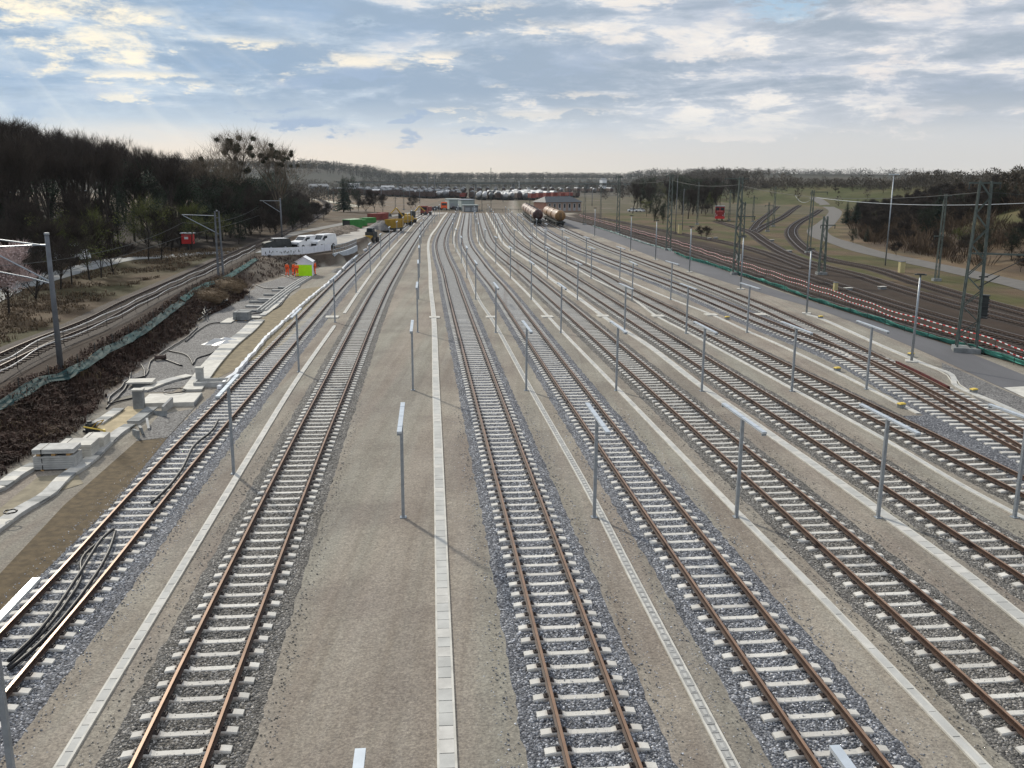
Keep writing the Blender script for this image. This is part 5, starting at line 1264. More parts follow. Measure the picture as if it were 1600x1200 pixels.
# brown heap of cut brush near the crossing
for k, (x, y, r, l) in enumerate([(322, 468, 1.9, 'tan brown brush heap on the bank below the double mast'), (350, 452, 2.2, 'larger tan brush heap beside the dirt slope')]):
    p = P(x, y, .7); b = MB(); rr = random.Random(k)
    for i in range(1500):
        v = Vector((rr.gauss(0, 1), rr.gauss(0, 1), abs(rr.gauss(0, .6)))).normalized(); v = Vector((v.x*r, v.y*r*1.3, v.z*r*.5)); d = Vector((rr.uniform(-1, 1), rr.uniform(-1, 1), rr.uniform(-.3, .8))).normalized()*.45; s = d.orthogonal().normalized()*.03
        b.add([v-s, v+s, v+d], [(0, 1, 2)])
    b.sphere((0, 0, 0), r*.9, 14, sz=.5, jit=.06)
    tag(b.obj('brush_heap', M['brush_tan'], None, (p.x, p.y, H(p.x, p.y)-.1)), l, 'brush heap')
# right side vegetation
def gx(x, y):
    q = P(x, y, 0)
    for _ in range(14):
        z = H(q.x, q.y); n = P(x, y, z) if z < 11.8 else q; q = q*.5+n*.5
    return q
rnd = random.Random(23); n = 0; tries = 0
GR = 'bare brown bushes on the slope right of the lines'
while n < 215 and tries < 9000:
    tries += 1; Y = 62+rnd.random()**.8*300; d = rnd.uniform(2, 52)
    fx = None
    for a, b_ in zip(footR, footR[1:]):
        if a.y <= Y <= b_.y: fx = a.x+(b_.x-a.x)*(Y-a.y)/(b_.y-a.y); break
    X = fx+d*1.25
    if d > 24 and rnd.random() < .55: continue
    p = proj((X, Y, H(X, Y)))
    if p[0] > 1670 or p[0] < 1290: continue
    place(rnd.choice(['bush0', 'bush1', 'bush2', 'bush1']), X, Y, None, rnd.uniform(.40, .80)*(1 if d < 24 else .7), label='bare brown bush among many on the slope right of the lines', group=GR); n += 1
for x, y, s, key, l in [(1463, 360, .95, 'spruce', 'tallest dark pine on the right slope'), (1448, 372, .7, 'ivy1', 'dark green tree beside the tallest pine'), (1500, 342, .55, 'ivy0', 'small dark green tree right of the tallest pine'), (1558, 356, .62, 'ivy1', 'dark green bush left of the small pine near the right edge'), (1580, 355, .55, 'spruce', 'small dark pine near the right edge, past the big lattice mast'), (1590, 335, .5, 'ivy0', 'small green tree on the grass at the right edge'),
                        (1322, 351, .80, 'spruce', 'left spruce of the two beside the pale lane'), (1337, 351, .85, 'spruce', 'right spruce of the two beside the pale lane'), (1333, 380, .3, 'ivy0', 'small dark shrub beside the pale lane'), (1354, 378, .35, 'spruce', 'tiny conifer beside the pale lane'), (1372, 355, .6, 'bud1', 'greenish tree left of the tall thin lamp'), (1500, 395, .6, 'bud2', 'mossy green tree on the lower slope'), (1530, 410, .55, 'ivy0', 'dark bush directly right of the big lattice mast'), (1400, 400, .35, 'bush2', 'dark bush at the foot of the slope')]:
    q = gx(x, y); place(key, q.x, q.y, None, s, label=l)
b = MB(); rr = random.Random(91); n = 0; tries = 0
while n < 1300 and tries < 20000:
    tries += 1; Y = 80+rr.random()*270; d = rr.uniform(1, 34)*(1 if rr.random() < .85 else 1.6); fx = 0
    for a, b_ in zip(footR, footR[1:]):
        if a.y <= Y <= b_.y: fx = a.x+(b_.x-a.x)*(Y-a.y)/(b_.y-a.y); break
    X = fx+d*1.15; p = proj((X, Y, H(X, Y)))
    if p[0] > 1700 or p[0] < 1300 or noise.noise(Vector((X*.06, Y*.06, 1))) < -.25: continue
    z = H(X, Y)-.2; h = rr.uniform(1.2, 3.2)
    for q in range(44):
        an = rr.uniform(0, 6.283); rad = rr.random()**.5; l = rr.uniform(.3, .7)*h; zb = z+h*rr.uniform(0, .45); ox, oy = X+math.cos(an)*h*.6*rad, Y+math.sin(an)*h*.6*rad
        w = rr.uniform(.02, .06); sx, sy = -math.sin(an+q)*w, math.cos(an+q)*w; lx, ly = math.cos(an)*l*.5*rad, math.sin(an)*l*.5*rad
        b.add([(ox-sx, oy-sy, zb), (ox+sx, oy+sy, zb), (ox+lx+sx, oy+ly+sy, zb+l*.8), (ox+lx*1.5, oy+ly*1.5, zb+l)], [(0, 1, 2, 3)])
    n += 1
tag(b.obj('scrub', M['scrub']), 'brown bare scrub covering the lower part of the right slope', 'scrub', None, 'stuff')
# crest trees
rnd = random.Random(31); n = 0
for k in range(90):
    x = rnd.uniform(1130, 1660); D = rnd.uniform(225, 300) if x > 1500 else (rnd.uniform(250, 420) if x > 1300 else rnd.uniform(420, 560))
    d = P(x, 500); u = Vector((d.x, d.y, 0)).normalized(); X, Y = u.x*D, u.y*D
    if -poly_dist((X, Y), footR) < 45: continue
    s = rnd.uniform(.45, .8)*(1.0 if x > 1500 else .85)
    place('bush%d' % rnd.randrange(3) if rnd.random() < .6 else 'forest%d' % rnd.randrange(5), X, Y, None, s if rnd.random() < .6 else s*.55, label='bare tree in the row along the crest of the right hill', group='trees on the crest of the right hill'); n += 1
rnd = random.Random(37)
for k in range(120):
    x = rnd.uniform(930, 1150); D = rnd.uniform(330, 600)
    d = P(x, 500); u = Vector((d.x, d.y, 0)).normalized(); X, Y = u.x*D, u.y*D
    yb = proj((X, Y, H(X, Y)))[1]
    dd = -poly_dist((X, Y), footR)
    if dd < -14 and not (970 < x < 1115 and D < 420): continue
    if D < 400 and x < 975: continue
    r = rnd.random(); key = 'bud%d' % rnd.randrange(3) if r < .25 else ('ivy%d' % rnd.randrange(2) if r < .4 else 'forest%d' % rnd.randrange(5))
    tt = lerp_tab(x, [(930, 280), (1000, 274), (1060, 270), (1150, 271)])+abs(rnd.gauss(0, 3)); zt = H(X, Y)
    while proj((X, Y, zt))[1] > tt and zt < 60: zt += .3
    place(key, X, Y, None, min(max(.3, (zt-H(X, Y))/PH[key]), rnd.uniform(.6, .85) if key[0] == 'f' else rnd.uniform(1.0, 1.5)), label='tree in the mixed wood behind the lattice masts', group='mixed wood right of the far yard')
for x, y, s, key, l in [(1022, 346, .80, 'ivy0', 'broad dark tree left of the big lattice mast'), (1036, 350, .68, 'ivy1', 'dark tree right behind the broad dark tree'), (1010, 338, .75, 'bud0', 'yellow green tree behind the white cars'), (1075, 342, .62, 'forest2', 'bare tree beside the yellow cabinet'), (1090, 340, .58, 'forest0', 'bare tree right of the yellow cabinet'), (1103, 336, .9, 'bush0', 'rounded dark tree at the end of the grove'),
                        (1104, 375, .42, 'bush2', 'reddish brown bush on the green verge'), (1096, 372, .36, 'bush1', 'low reddish bush left of the other one'),
                        (537, 331, 1.5, 'spruce', 'dark spruce standing by the far left path'), (548, 330, 1.25, 'ivy0', 'dark tree right of the far spruce'), (572, 331, 1.0, 'bush0', 'first bare bush behind the construction road'), (586, 331, 1.1, 'bush1', 'second bare bush behind the construction road'), (598, 332, .95, 'bush2', 'third bare bush behind the construction road'), (560, 330, .8, 'ivy1', 'low dark bush left of the bare bushes'), (650, 325, .8, 'bush1', 'round bare bush left of the pale hall'), (642, 326, .6, 'bush0', 'low bush left of the pale hall')]:
    q = P(x, y, 0); place(key, q.x, q.y, None, s, label=l)
def far_wood(name, pts, n, hmin, hmax, spreadx, spready, seed, label, m='twig', nbl=30):
    rr = random.Random(seed); b = MB()
    for _ in range(n):
        i = rr.randrange(len(pts)-1); f = rr.random(); p = pts[i]*(1-f)+pts[i+1]*f
        x = p.x+rr.gauss(0, spreadx); y = p.y+rr.gauss(0, spready); z = H(x, y)-1; h = rr.uniform(hmin, hmax); w = h*rr.uniform(.25, .5)
        for q in range(nbl):
            th = rr.uniform(0, 6.283); rad = rr.random()**.5; ph = rr.uniform(-1, 1); cz = z+h*(.60+.36*ph); cr_ = w*rad*math.sqrt(max(.08, 1-ph*ph))
            cx_, cy_ = x+math.cos(th)*cr_, y+math.sin(th)*cr_; l = h*rr.uniform(.08, .22); d = Vector((math.cos(th)*.6+rr.uniform(-.5, .5), math.sin(th)*.6+rr.uniform(-.5, .5), rr.uniform(.1, 1.0))).normalized()*l
            an = rr.uniform(0, 6.283); sv = Vector((math.cos(an), math.sin(an), rr.uniform(-.5, .5)))*h*.020*rr.uniform(.6, 1.8); o_ = Vector((cx_, cy_, cz))
            b.add([o_-sv*.5, o_+sv*.5, o_+d*.6+sv, o_+d, o_+d*.6-sv], [(0, 1, 2, 3, 4)])
        tw = h*.02; b.add([(x-tw, y, z), (x+tw, y, z), (x+tw*.4, y, z+h*.6), (x-tw*.4, y, z+h*.6), (x, y-tw, z), (x, y+tw, z), (x, y, z+h*.6)], [(0, 1, 2, 3), (4, 5, 6)])
    return tag(b.obj(name, M[m]), label, 'distant wood', None, 'stuff')
M['farwood'] = mat('distant trees', (.050, .052, .040), .95, var=.5, scale=.02)
M['farwood2'] = mat('distant bare wood', (.075, .062, .045), .95, var=.5, scale=.03)
V3 = lambda x, y: Vector((x, y, 0))
far_wood('distant_wood', [V3(-900, 1500), V3(-500, 1700), V3(-250, 1900)], 2200, 10, 18, 90, 160, 1, 'distant blue grey wooded ridge at the left end of the bridge', 'farwood')
far_wood('distant_wood', [V3(-300, 2300), V3(0, 2400), V3(400, 2400), V3(900, 2200)], 3600, 10, 18, 150, 250, 2, 'low distant wooded ridge along the horizon', 'farwood')
far_wood('distant_wood', [V3(-330, 1050), V3(-160, 1150), V3(60, 1200), V3(220, 1150)], 1100, 5, 11, 40, 60, 3, 'low scrub and trees behind the parked trains', 'farwood2')
far_wood('distant_wood', [V3(110, 640), V3(150, 760), V3(170, 900), V3(260, 1200)], 800, 4, 9, 30, 60, 4, 'brownish wood beyond the red wagons on the right', 'farwood2', 90)
far_wood('distant_wood', [V3(-110, 470), V3(-150, 560), V3(-190, 700)], 260, 4, 9, 18, 30, 5, 'bushes along the far left line', 'farwood2', 80)
far_wood('distant_wood', [V3(230, 520), V3(320, 480), V3(420, 420)], 420, 5, 10, 30, 40, 6, 'dark bushes behind the crest of the right hill', 'farwood2', 110)

far_wood('distant_wood', [V3(112, 180), V3(150, 250), V3(186, 330), V3(214, 420), V3(206, 520), V3(180, 610), V3(140, 660)], 800, 2.5, 6.5, 8, 9, 8, 'dense bare hedge of small trees along the crest of the right hill', 'farwood2', 90)

# ------------------------------------------------------------------ masts and wires
def lattice_mast(x, yb, yt, label, w=.75, w2=.35, arm=None, mt='steel_green', rz=.0, two=False):
    p = P(x, yb); h = hgt(x, yb, yt); t = thing('lattice_mast', label, 'catenary mast', p, rz); n = max(6, int(h/1.1))
    b = MB(); c = lambda k, z: (w*(1-z/h)+w2*z/h)/2
    for sx in (-1, 1):
        for sy in (-1, 1): b.tube([(sx*w/2, sy*w/2*.7, 0), (sx*w2/2, sy*w2/2*.7, h)], .05+.035*(w > .65), 4)
    b.obj('chords', M[mt], t).name = 'chord_frame'
    b = MB()
    for i in range(n):
        z0, z1 = h*i/n, h*(i+1)/n; a, d = c(0, z0), c(0, z1); s = 1 if i % 2 else -1
        for sy in (-1, 1): b.tube([(-s*a, sy*a*.7, z0), (s*d, sy*d*.7, z1)], .025+.02*(w > .65), 3); b.tube([(sy*a, -s*a*.7, z0), (sy*d, s*d*.7, z1)], .025+.02*(w > .65), 3)
    b.obj('bracing', M[mt], t)
    MB().box((0, 0, .15), (w+.5, w+.3, .4)).obj('foundation', M['concrete_dark'], t)
    if arm:
        for z, l, r in arm:
            b = MB(); b.box(((r-l)/2, 0, h*z), (l+r, .12, .12)); b.obj('crossarm', M[mt], t)
            b = MB(); b.cyl((r*.95, 0, h*z-.45), (r*.95, 0, h*z), .05, 6); b.cyl((-l*.95, 0, h*z-.45), (-l*.95, 0, h*z), .05, 6); b.obj('insulator', M['steel_dark'], t)
    return t, h
BIG, bh = lattice_mast(1509, 549, 283, 'tall lattice mast nearest the viewer, wrapped by the barrier tape', 1.35, .75, [(.99, 1.1, 1.0), (.585, .5, 6.5)], rz=R(-20))
b = MB(); b.box((.9, .35, 3.4), (.5, .5, 1.5)); 
for k in range(7): b.box((.9, .35, 2.55+k*.28), (.62, .62, .06))
b.obj('tension_weight', M['steel_dark'], BIG)
b = MB(); b.tube([(.3, 0, 4.8), (1.7, .5, 5.7)], .05, 5); b.tube([(.3, 0, 5.6), (.9, .2, 5.6)], .06, 5); b.obj('bracket', M['steel_dark'], BIG)
for x, yb, yt, l, w, arms in [(1044, 391, 272, 'thick dark mast beside the turquoise net, left of the grove', .8, [(.98, .9, .9)]), (965, 364, 273, 'dark lattice mast behind the brown wagons', .7, [(.97, .8, .8)]), (913, 351, 286, 'dark mast just right of the brick building', .6, [(.9, 1.5, .4)]),
                        (1149, 429, 276, 'green lattice mast with a small sign at its foot', .7, [(.98, 2.2, 1.0), (.6, .3, 2.2)]), (1159, 371, 315, 'short thick lattice mast behind the green one', .9, [(.95, .5, .5)]), (1263, 396, 297, 'mast holding the bright hanging wire', .6, [(.97, .4, 2.6)]), (1283, 429, 338, 'wide low lattice mast beside the running lines', .8, [(.85, .6, 1.4)]),
                        (1208, 354, 291, 'slim mast among the sidings', .5, [(.93, 1.5, 1.5)]), (1176, 347, 305, 'slim mast left among the sidings', .45, [(.9, 1, 1)]), (1199, 362, 316, 'low slim mast at the foot of the sidings', .45, [(.9, 1, 1)]), (1139, 345, 296, 'slim mast beside the red locomotive', .45, [(.9, 1, 1)]), (1463, 439, 303, 'slim mast at the foot of the right slope', .45, [(.98, .2, .8), (.52, .9, .3)]),
                        (1089, 351, 284, 'thin mast on the verge behind the yellow cabinet', .4, [(.9, 1, 1)]), (938, 347, 291, 'thin mast between the brick building and dark lattice mast', .4, [(.9, .6, .6)]), (873, 312, 284, 'mast above the red wagons', .5, [(.9, 1, 1)]), (767, 331, 262, 'tall dark mast at the end of the yard', .45, [(.9, .8, .8)]), (753, 330, 286, 'shorter dark mast left of the tall one', .4, [(.9, .8, .8)]),
                        (514, 326, 296, 'dark mast by the far bend of the old line', .5, [(.95, .9, .9)]), (522, 330, 299, 'second dark mast by the far bend', .5, [(.95, .5, .9)]), (570, 306, 272, 'tall far mast in front of the bridge, left side', .7, [(.9, 1, 1)]), (618, 326, 308, 'thin mast beyond the construction road', .4, [(.9, .8, .8)]), (631, 328, 296, 'far mast beyond the excavator', .4, [(.9, .8, .8)])]:
    lattice_mast(x, yb, yt, l, w, w*.6, arms)
def pole(x, yb, yt, r, label, z=ZG, m='galv', cat='pole', arms=None, double=False, name='concrete_mast'):
    q = P(x, yb, z)
    if z > 0:
        for _ in range(5): q = P(x, yb, H(q.x, q.y))
        z = q.z
    h = hgt(x, yb, yt, z); t = thing(name, label, cat, q)
    if double:
        for s in (-.28, .28): MB().tube([(s, 0, 0), (s*.8, 0, h)], [r, r*.75], 8).obj('leg', M[m], t)
        b = MB(); [b.box((0, 0, h*f), (.55, .08, .10)) for f in (.15, .4, .65, .9)]; b.obj('rung', M[m], t)
    else: MB().tube([(0, 0, 0), (0, 0, h)], [r, r*.7], 12).obj('shaft', M[m], t, smooth=True)
    MB().cyl((0, 0, h), (0, 0, h+.12), r*.85, 10).obj('cap', M['galv'], t)
    if arms:
        b = MB()
        for a, c in arms: b.tube([(a[0], a[1], h+a[2]), (c[0], c[1], h+c[2])], .04, 6)
        b.obj('bracket', M['galv'], t)
    return t
M['grey_mast'] = mat('grey concrete mast', (.13, .14, .155), .8, var=.2, scale=2)
pole(95, 576, 367, .17, 'nearest concrete catenary mast on the left bank, bracket pointing left', HL, 'grey_mast', 'catenary mast', [((-.1, 0, -.6), (-4.2, 0, -.1)), ((-.1, 0, -.55), (-4.2, 0, -.75)), ((-.1, 0, -2.6), (-3.6, .2, -.8)), ((-.1, 0, -2.7), (-1.3, .1, -2.4)), ((-1.3, .1, -2.4), (-4.5, .1, -1.8))])
pole(345, 430, 330, .12, 'double legged mast on the left bank, left of the crossing', HL, 'grey_mast', 'catenary mast', [((-.1, 0, -.5), (-3.9, 0, -.4)), ((-.1, 0, -2.4), (-3.8, .1, -.5))], double=True)
pole(441, 377, 311, .16, 'farthest concrete mast on the left bank, behind the vans', HL, 'grey_mast', 'catenary mast', [((-.1, 0, -.3), (-3.5, 0, -.3)), ((-.1, 0, -2.2), (-3.0, .1, -.4))])
pole(1383, 415, 273, .10, 'tall thin lamp mast in front of the right slope', ZG, 'galv', 'lamp mast', name='lamp_mast')
o = bpy.data.objects.get('lamp_mast'); b = MB(); b.box((0, 0, hgt(1383, 415, 273)+.05), (1.4, .3, .15)); b.obj('lamp_head', M['galv_light'], o)
pole(1055, 366, 280, .09, 'thin lamp mast right of the thick dark mast', ZG, 'grey_mast', 'lamp mast', name='lamp_mast')
pole(1066, 360, 296, .08, 'thin pole next to the yellow cabinet', ZG, 'grey_mast', 'pole', name='thin_pole')
pole(668, 309, 270, .25, 'thin far pole above the dark wagons', ZG, 'grey_mast', 'pole', name='thin_pole')
pole(679, 310, 276, .2, 'thin far pole left of the red locomotives', ZG, 'grey_mast', 'pole', name='thin_pole')
for k_, (x_, yb_, yt_) in enumerate([(596, 316, 296), (656, 318, 292), (700, 312, 288), (741, 320, 297), (786, 316, 288), (828, 318, 292), (848, 312, 286), (890, 316, 290), (640, 312, 290), (720, 306, 286), (560, 322, 304), (925, 322, 296)]):
    pole(x_, yb_, yt_, .16, 'thin dark pole standing among the parked trains of the far yard', ZG, 'grey_mast', 'pole', name='thin_pole')['group'] = 'thin poles of the far yard'
pole(811, 305, 283, .2, 'pale far pole above the white tank wagons', ZG, 'galv', 'pole', name='thin_pole')
pole(23, 395, 302, .07, 'street lamp at the edge of the left wood', HL, 'grey_mast', 'lamp mast', name='street_lamp')
pole(132, 390, 299, .07, 'second street lamp at the edge of the left wood', HL, 'grey_mast', 'lamp mast', name='street_lamp')
for nm in ('street_lamp', 'street_lamp.001'):
    o = bpy.data.objects[nm]; hh = max(c.bound_box[1][2] for c in o.children); b = MB()
    for s in (-1, 1): b.box((s*.75, 0, hh), (.9, .4, .12))
    b.obj('lamp_head', M['galv_light'], o)
def wire(a, c, label, r=.012, sag=.6, m='steel_dark', name='wire'):
    a, c = Vector(a), Vector(c); n = 14; pts = [a.lerp(c, i/n)-Vector((0, 0, sag*4*(i/n)*(1-i/n))) for i in range(n+1)]
    tag(MB().tube(pts, r, 4).obj(name, M[m]), label, 'wire')
def at(x, yb, yw, z=ZG):
    p = P(x, yb, z); return Vector((p.x, p.y, z+hgt(x, yb, yw, z)))
wire(at(1264, 396, 308), at(1700, 470, 310), 'bright hanging wire running right from the slim mast', .035, 1.0, 'galv')
wire(at(1264, 396, 309), at(1238, 366, 305), 'short slack wire left of the slim mast', .03, 1.2, 'galv')
wire(at(1151, 429, 290), at(1509, 549, 300), 'upper wire between the green and the nearest lattice mast', .02, 1.0)
wire(at(1151, 429, 288), at(1044, 391, 281), 'upper wire between the thick dark mast and the green one', .02, .6)
wire(at(1044, 391, 281), at(965, 364, 283), 'upper wire left of the thick dark mast', .02, .5)
wire(at(1509, 549, 300), (60, 50, 11), 'upper wire leaving the picture at the right', .02, .4)
wire((BIG.location.x, BIG.location.y, 7.2), (52, 62, 7.6), 'green wire at half height of the nearest lattice mast', .04, .1, 'net')
wire(at(1509, 549, 440), at(1700, 560, 330), 'stay wire rising to the right from the nearest lattice mast', .03, .3)
b1 = P(95, 576, HL); b2 = P(345, 430, HL); b3 = P(441, 377, HL)
for off, z, l in ((-3.9, 7.3, 'upper'), (-3.7, 5.9, 'lower')):
    A, B_, C_ = [Vector((q.x+off, q.y, z)) for q in (b1, b2, b3)]
    wire(A*2-B_+Vector((0, 0, 0)), A, l+' contact wire over the old line, nearest span', .018, .3)
    wire(A, B_, l+' contact wire over the old line, middle span', .018, .9 if z > 7 else .2)
    wire(B_, C_, l+' contact wire over the old line, far span', .018, .9 if z > 7 else .2)

# ------------------------------------------------------------------ trains
def tank_wagon(body, end, name='tank_wagon'):
    t = thing(name, 'x', 'tank wagon', (0, -500, -200)); L = 11.5
    b = MB(); n = 16; prof = [(-L/2, .35), (-L/2+.1, .9), (-L/2+.35, 1.25), (-L/2+.8, 1.42), (L/2-.8, 1.42), (L/2-.35, 1.25), (L/2-.1, .9), (L/2, .35)]
    b.tube([(0, y, 2.75) for y, r in prof], [r for y, r in prof], n); b.obj('tank', M[body], t, smooth=True)
    b = MB()
    for y in (-3.9, -1.3, 1.3, 3.9):
        b.tube([(0, y-.75, 2.75), (0, y+.75, 2.75)], 1.435, n, cap=False)
    b.obj('worn_shell', M[end], t, smooth=True)
    b = MB(); b.cyl((0, 0, 4.1), (0, 0, 4.4), .35, 10); b.obj('dome', M[body], t); b = MB(); b.box((0, 0, 4.22), (.6, L*.8, .05)); b.obj('walkway', M['steel_dark'], t)
    b = MB(); b.box((0, 0, 1.15), (2.4, L+1.0, .28)); [b.box((s*.9, e*(L/2+.7), 1.1), (.35, .5, .35)) for s in (-1, 1) for e in (-1, 1)]; b.obj('underframe', M['steel_dark'], t)
    for e in (-1, 1):
        b = MB(); [b.cyl((s*.60, e*3.9+d, .62), (s*.86, e*3.9+d, .62), .46, 14) for s in (-1, 1) for d in (-.9, .9)]; b.box((0, e*3.9, .65), (2.1, 2.4, .3)); b.obj('bogie', M['steel_dark'], t)
    b = MB(); [b.box((s*.22, -L/2-.15, 2.3), (.05, .05, 2.6)) for s in (-1, 1)]; [b.box((0, -L/2-.15, 1.3+.35*k), (.44, .05, .05)) for k in range(7)]; b.obj('ladder', M['steel_dark'], t)
    return t
def along(pts, s0, n, L):
    """n places along a curve, starting s0 metres from its far end coming nearer"""
    ps = resample(pts, .5); out = []
    for k in range(n):
        i = int((s0+k*L)*2)
        if i >= len(ps): break
        out.append((ps[i], math.atan2(-tang(ps, i).x, tang(ps, i).y)))
    return out
def idx_at(pts, target):
    ps = resample(pts, .5); best = min(range(len(ps)), key=lambda i: (ps[i]-target).length); return best/2
tw1 = tank_wagon('tank_dark', 'tank_end'); tw2 = tank_wagon('tank_brown', 'tank_end')
sH = idx_at(TH, Vector((P(850, 354).x, P(850, 354).y, 0))); sI = idx_at(TI, Vector((P(879, 356).x, P(879, 356).y, 0)))
w4 = ['nearest', 'second', 'third', 'fourth', 'fifth', 'sixth']
for k, (p, a) in enumerate(along(TH, sH+6.5, 5, 13.2)):
    if k == 0: tw1.location = p+Vector((0, 0, .2)); tw1.rotation_euler = (0, 0, a); tw1['label'] = 'nearest dark maroon tank wagon of the left row'; tw1['group'] = 'dark maroon tank wagons'
    else: dup(tw1, p+Vector((0, 0, .2)), a, w4[k]+' dark maroon tank wagon of the left row')
for k, (p, a) in enumerate(along(TI, sI+6.5, 3, 13.2)):
    if k == 0: tw2.location = p+Vector((0, 0, .2)); tw2.rotation_euler = (0, 0, a); tw2['label'] = 'nearest ochre brown tank wagon of the right row'; tw2['group'] = 'ochre brown tank wagons'
    else: dup(tw2, p+Vector((0, 0, .2)), a, w4[k]+' ochre brown tank wagon of the right row')
def simple_tank(m):
    t = thing('tank_wagon', 'x', 'tank wagon', (0, -500, -200)); b = MB(); prof = [(-6, .5), (-5.6, 1.2), (-5, 1.4), (5, 1.4), (5.6, 1.2), (6, .5)]
    b.tube([(0, y, 2.7) for y, r in prof], [r for y, r in prof], 12); b.obj('tank', M[m], t, smooth=True)
    b = MB(); b.box((0, 0, 1.0), (2.4, 12.8, .35)); [b.box((0, e*4, .5), (2.0, 2.6, .9)) for e in (-1, 1)]; b.obj('underframe', M['steel_dark'], t); return t
def box_wagon(m, roof, h=3.9, L=13):
    t = thing('box_wagon', 'x', 'goods wagon', (0, -500, -200)); b = MB(); b.box((0, 0, 1.2+(h-1.2)/2), (2.8, L, h-1.2)); b.obj('body', M[m], t)
    b = MB(); b.tube([(0, -L/2-.03, h-.62), (0, L/2+.03, h-.62)], 1.5, 16, 0); b.v = [(x, y, max(z, h-.1)) for x, y, z in b.v]; b.obj('roof', M[roof], t, smooth=False)
    b = MB(); b.box((0, 0, 1.02), (2.4, L+1, .3)); [b.box((0, e*4.2, .5), (2.0, 2.6, .85)) for e in (-1, 1)]; b.obj('underframe', M['steel_dark'], t)
    b = MB(); [b.box((s*1.42, -L/2+L*(k+.5)/8, 2.4), (.06, .12, 2.2)) for s in (-1, 1) for k in range(8)]; b.obj('rib', M[m], t); return t
def open_wagon(m):
    t = thing('open_wagon', 'x', 'goods wagon', (0, -500, -200)); b = MB()
    for s in (-1, 1): b.box((s*1.38, 0, 2.1), (.08, 13, 1.9)); b.box((0, s*6.46, 2.1), (2.7, .08, 1.9))
    b.box((0, 0, 1.2), (2.7, 13, .12)); b.obj('body', M[m], t); b = MB(); b.box((0, 0, 1.0), (2.4, 14, .3)); [b.box((0, e*4.2, .5), (2.0, 2.6, .85)) for e in (-1, 1)]; b.obj('underframe', M['steel_dark'], t)
    b = MB(); [b.box((s*1.46, -6.2+k*1.55, 2.1), (.08, .12, 1.9)) for s in (-1, 1) for k in range(9)]; b.obj('rib', M[m], t); return t
kinds = {'T': simple_tank('wag_white'), 'G': simple_tank('wag_grey'), 'O': open_wagon('wag_brown'), 'R': open_wagon('wag_red'), 'B': box_wagon('wag_red', 'wag_white'), 'K': box_wagon('wag_brown', 'wag_grey')}
KL = {'T': 'silver tank wagon parked in the far yard', 'G': 'dark grey tank wagon parked in the far yard', 'O': 'dark brown open wagon parked in the far yard', 'R': 'red open wagon parked in the far yard', 'B': 'red covered wagon with bright roof parked in the far yard', 'K': 'dark covered wagon with grey roof parked in the far yard'}
firsts = set(); wc = 0
rows = []   # near end pixel, heading angle in degrees (from +Y to the right), kinds
for k, x in enumerate([536, 548, 560, 572, 584, 596, 608, 620, 632, 643, 653, 661, 671]): rows.append((x+0, 304+(x-536)*.048, 4.0, 'KOOKO'[k % 5]+'OOKOOK'[k % 6]+('TKO' if k in (7, 8) else 'OKO'), 5+(k % 3)))
rows += [(684, 309.5, 1.5, 'TTGT', 5), (693, 309.5, 1.0, 'GTTG', 5), (722, 311, -.5, 'RRO', 3), (747, 312.5, -1, 'TGTT', 6), (757, 313, -1.5, 'TTT', 5), (791, 313, -6, 'TTTTT', 9), (801, 313, -6.5, 'GTTG', 7), (812, 312.5, -7, 'KGT', 6), (822, 313, -7.5, 'GTK', 6), (834, 313, -8, 'BKB', 6), (845, 312, -8.5, 'BBR', 7), (857, 311.5, -9, 'BBB', 6), (868, 310.5, -9.5, 'BRR', 6), (880, 309.5, -10, 'RRR', 6), (892, 309, -10, 'RRO', 5), (903, 309, -10, 'ORO', 5)]
rows += [(705, 309, .6, 'KOK', 4), (714, 309.5, .2, 'OGO', 3), (736, 311, -.8, 'OKG', 4), (768, 312, -3, 'GOK', 4), (779, 312.5, -4.5, 'KGO', 5), (512, 304, 4.5, 'OK', 3), (524, 304, 4.5, 'KO', 4)]
rows += [(x, 301.5, (735-x)*.012, 'OKOG'[(x//13) % 4]+'KO', 3) for x in range(566, 960, 13)]
for x, y, ang, ks, n in rows:
    p = P(x, y, 0); a = R(ang); d = Vector((math.sin(a), math.cos(a), 0))
    for i in range(n):
        k = ks[i % len(ks)]; q = p+d*(7+14.6*i); o = kinds[k]
        if k not in firsts: firsts.add(k); o.location = (q.x, q.y, .1); o.rotation_euler = (0, 0, -a); o['label'] = KL[k]
        else: o = dup(o, (q.x, q.y, .1), -a, KL[k])
        o['group'] = {'T': 'silver tank wagons of the far yard', 'G': 'grey tank wagons of the far yard', 'O': 'brown open wagons of the far yard', 'R': 'red open wagons of the far yard', 'B': 'red covered wagons of the far yard', 'K': 'dark covered wagons of the far yard'}[k]
        wc += 1
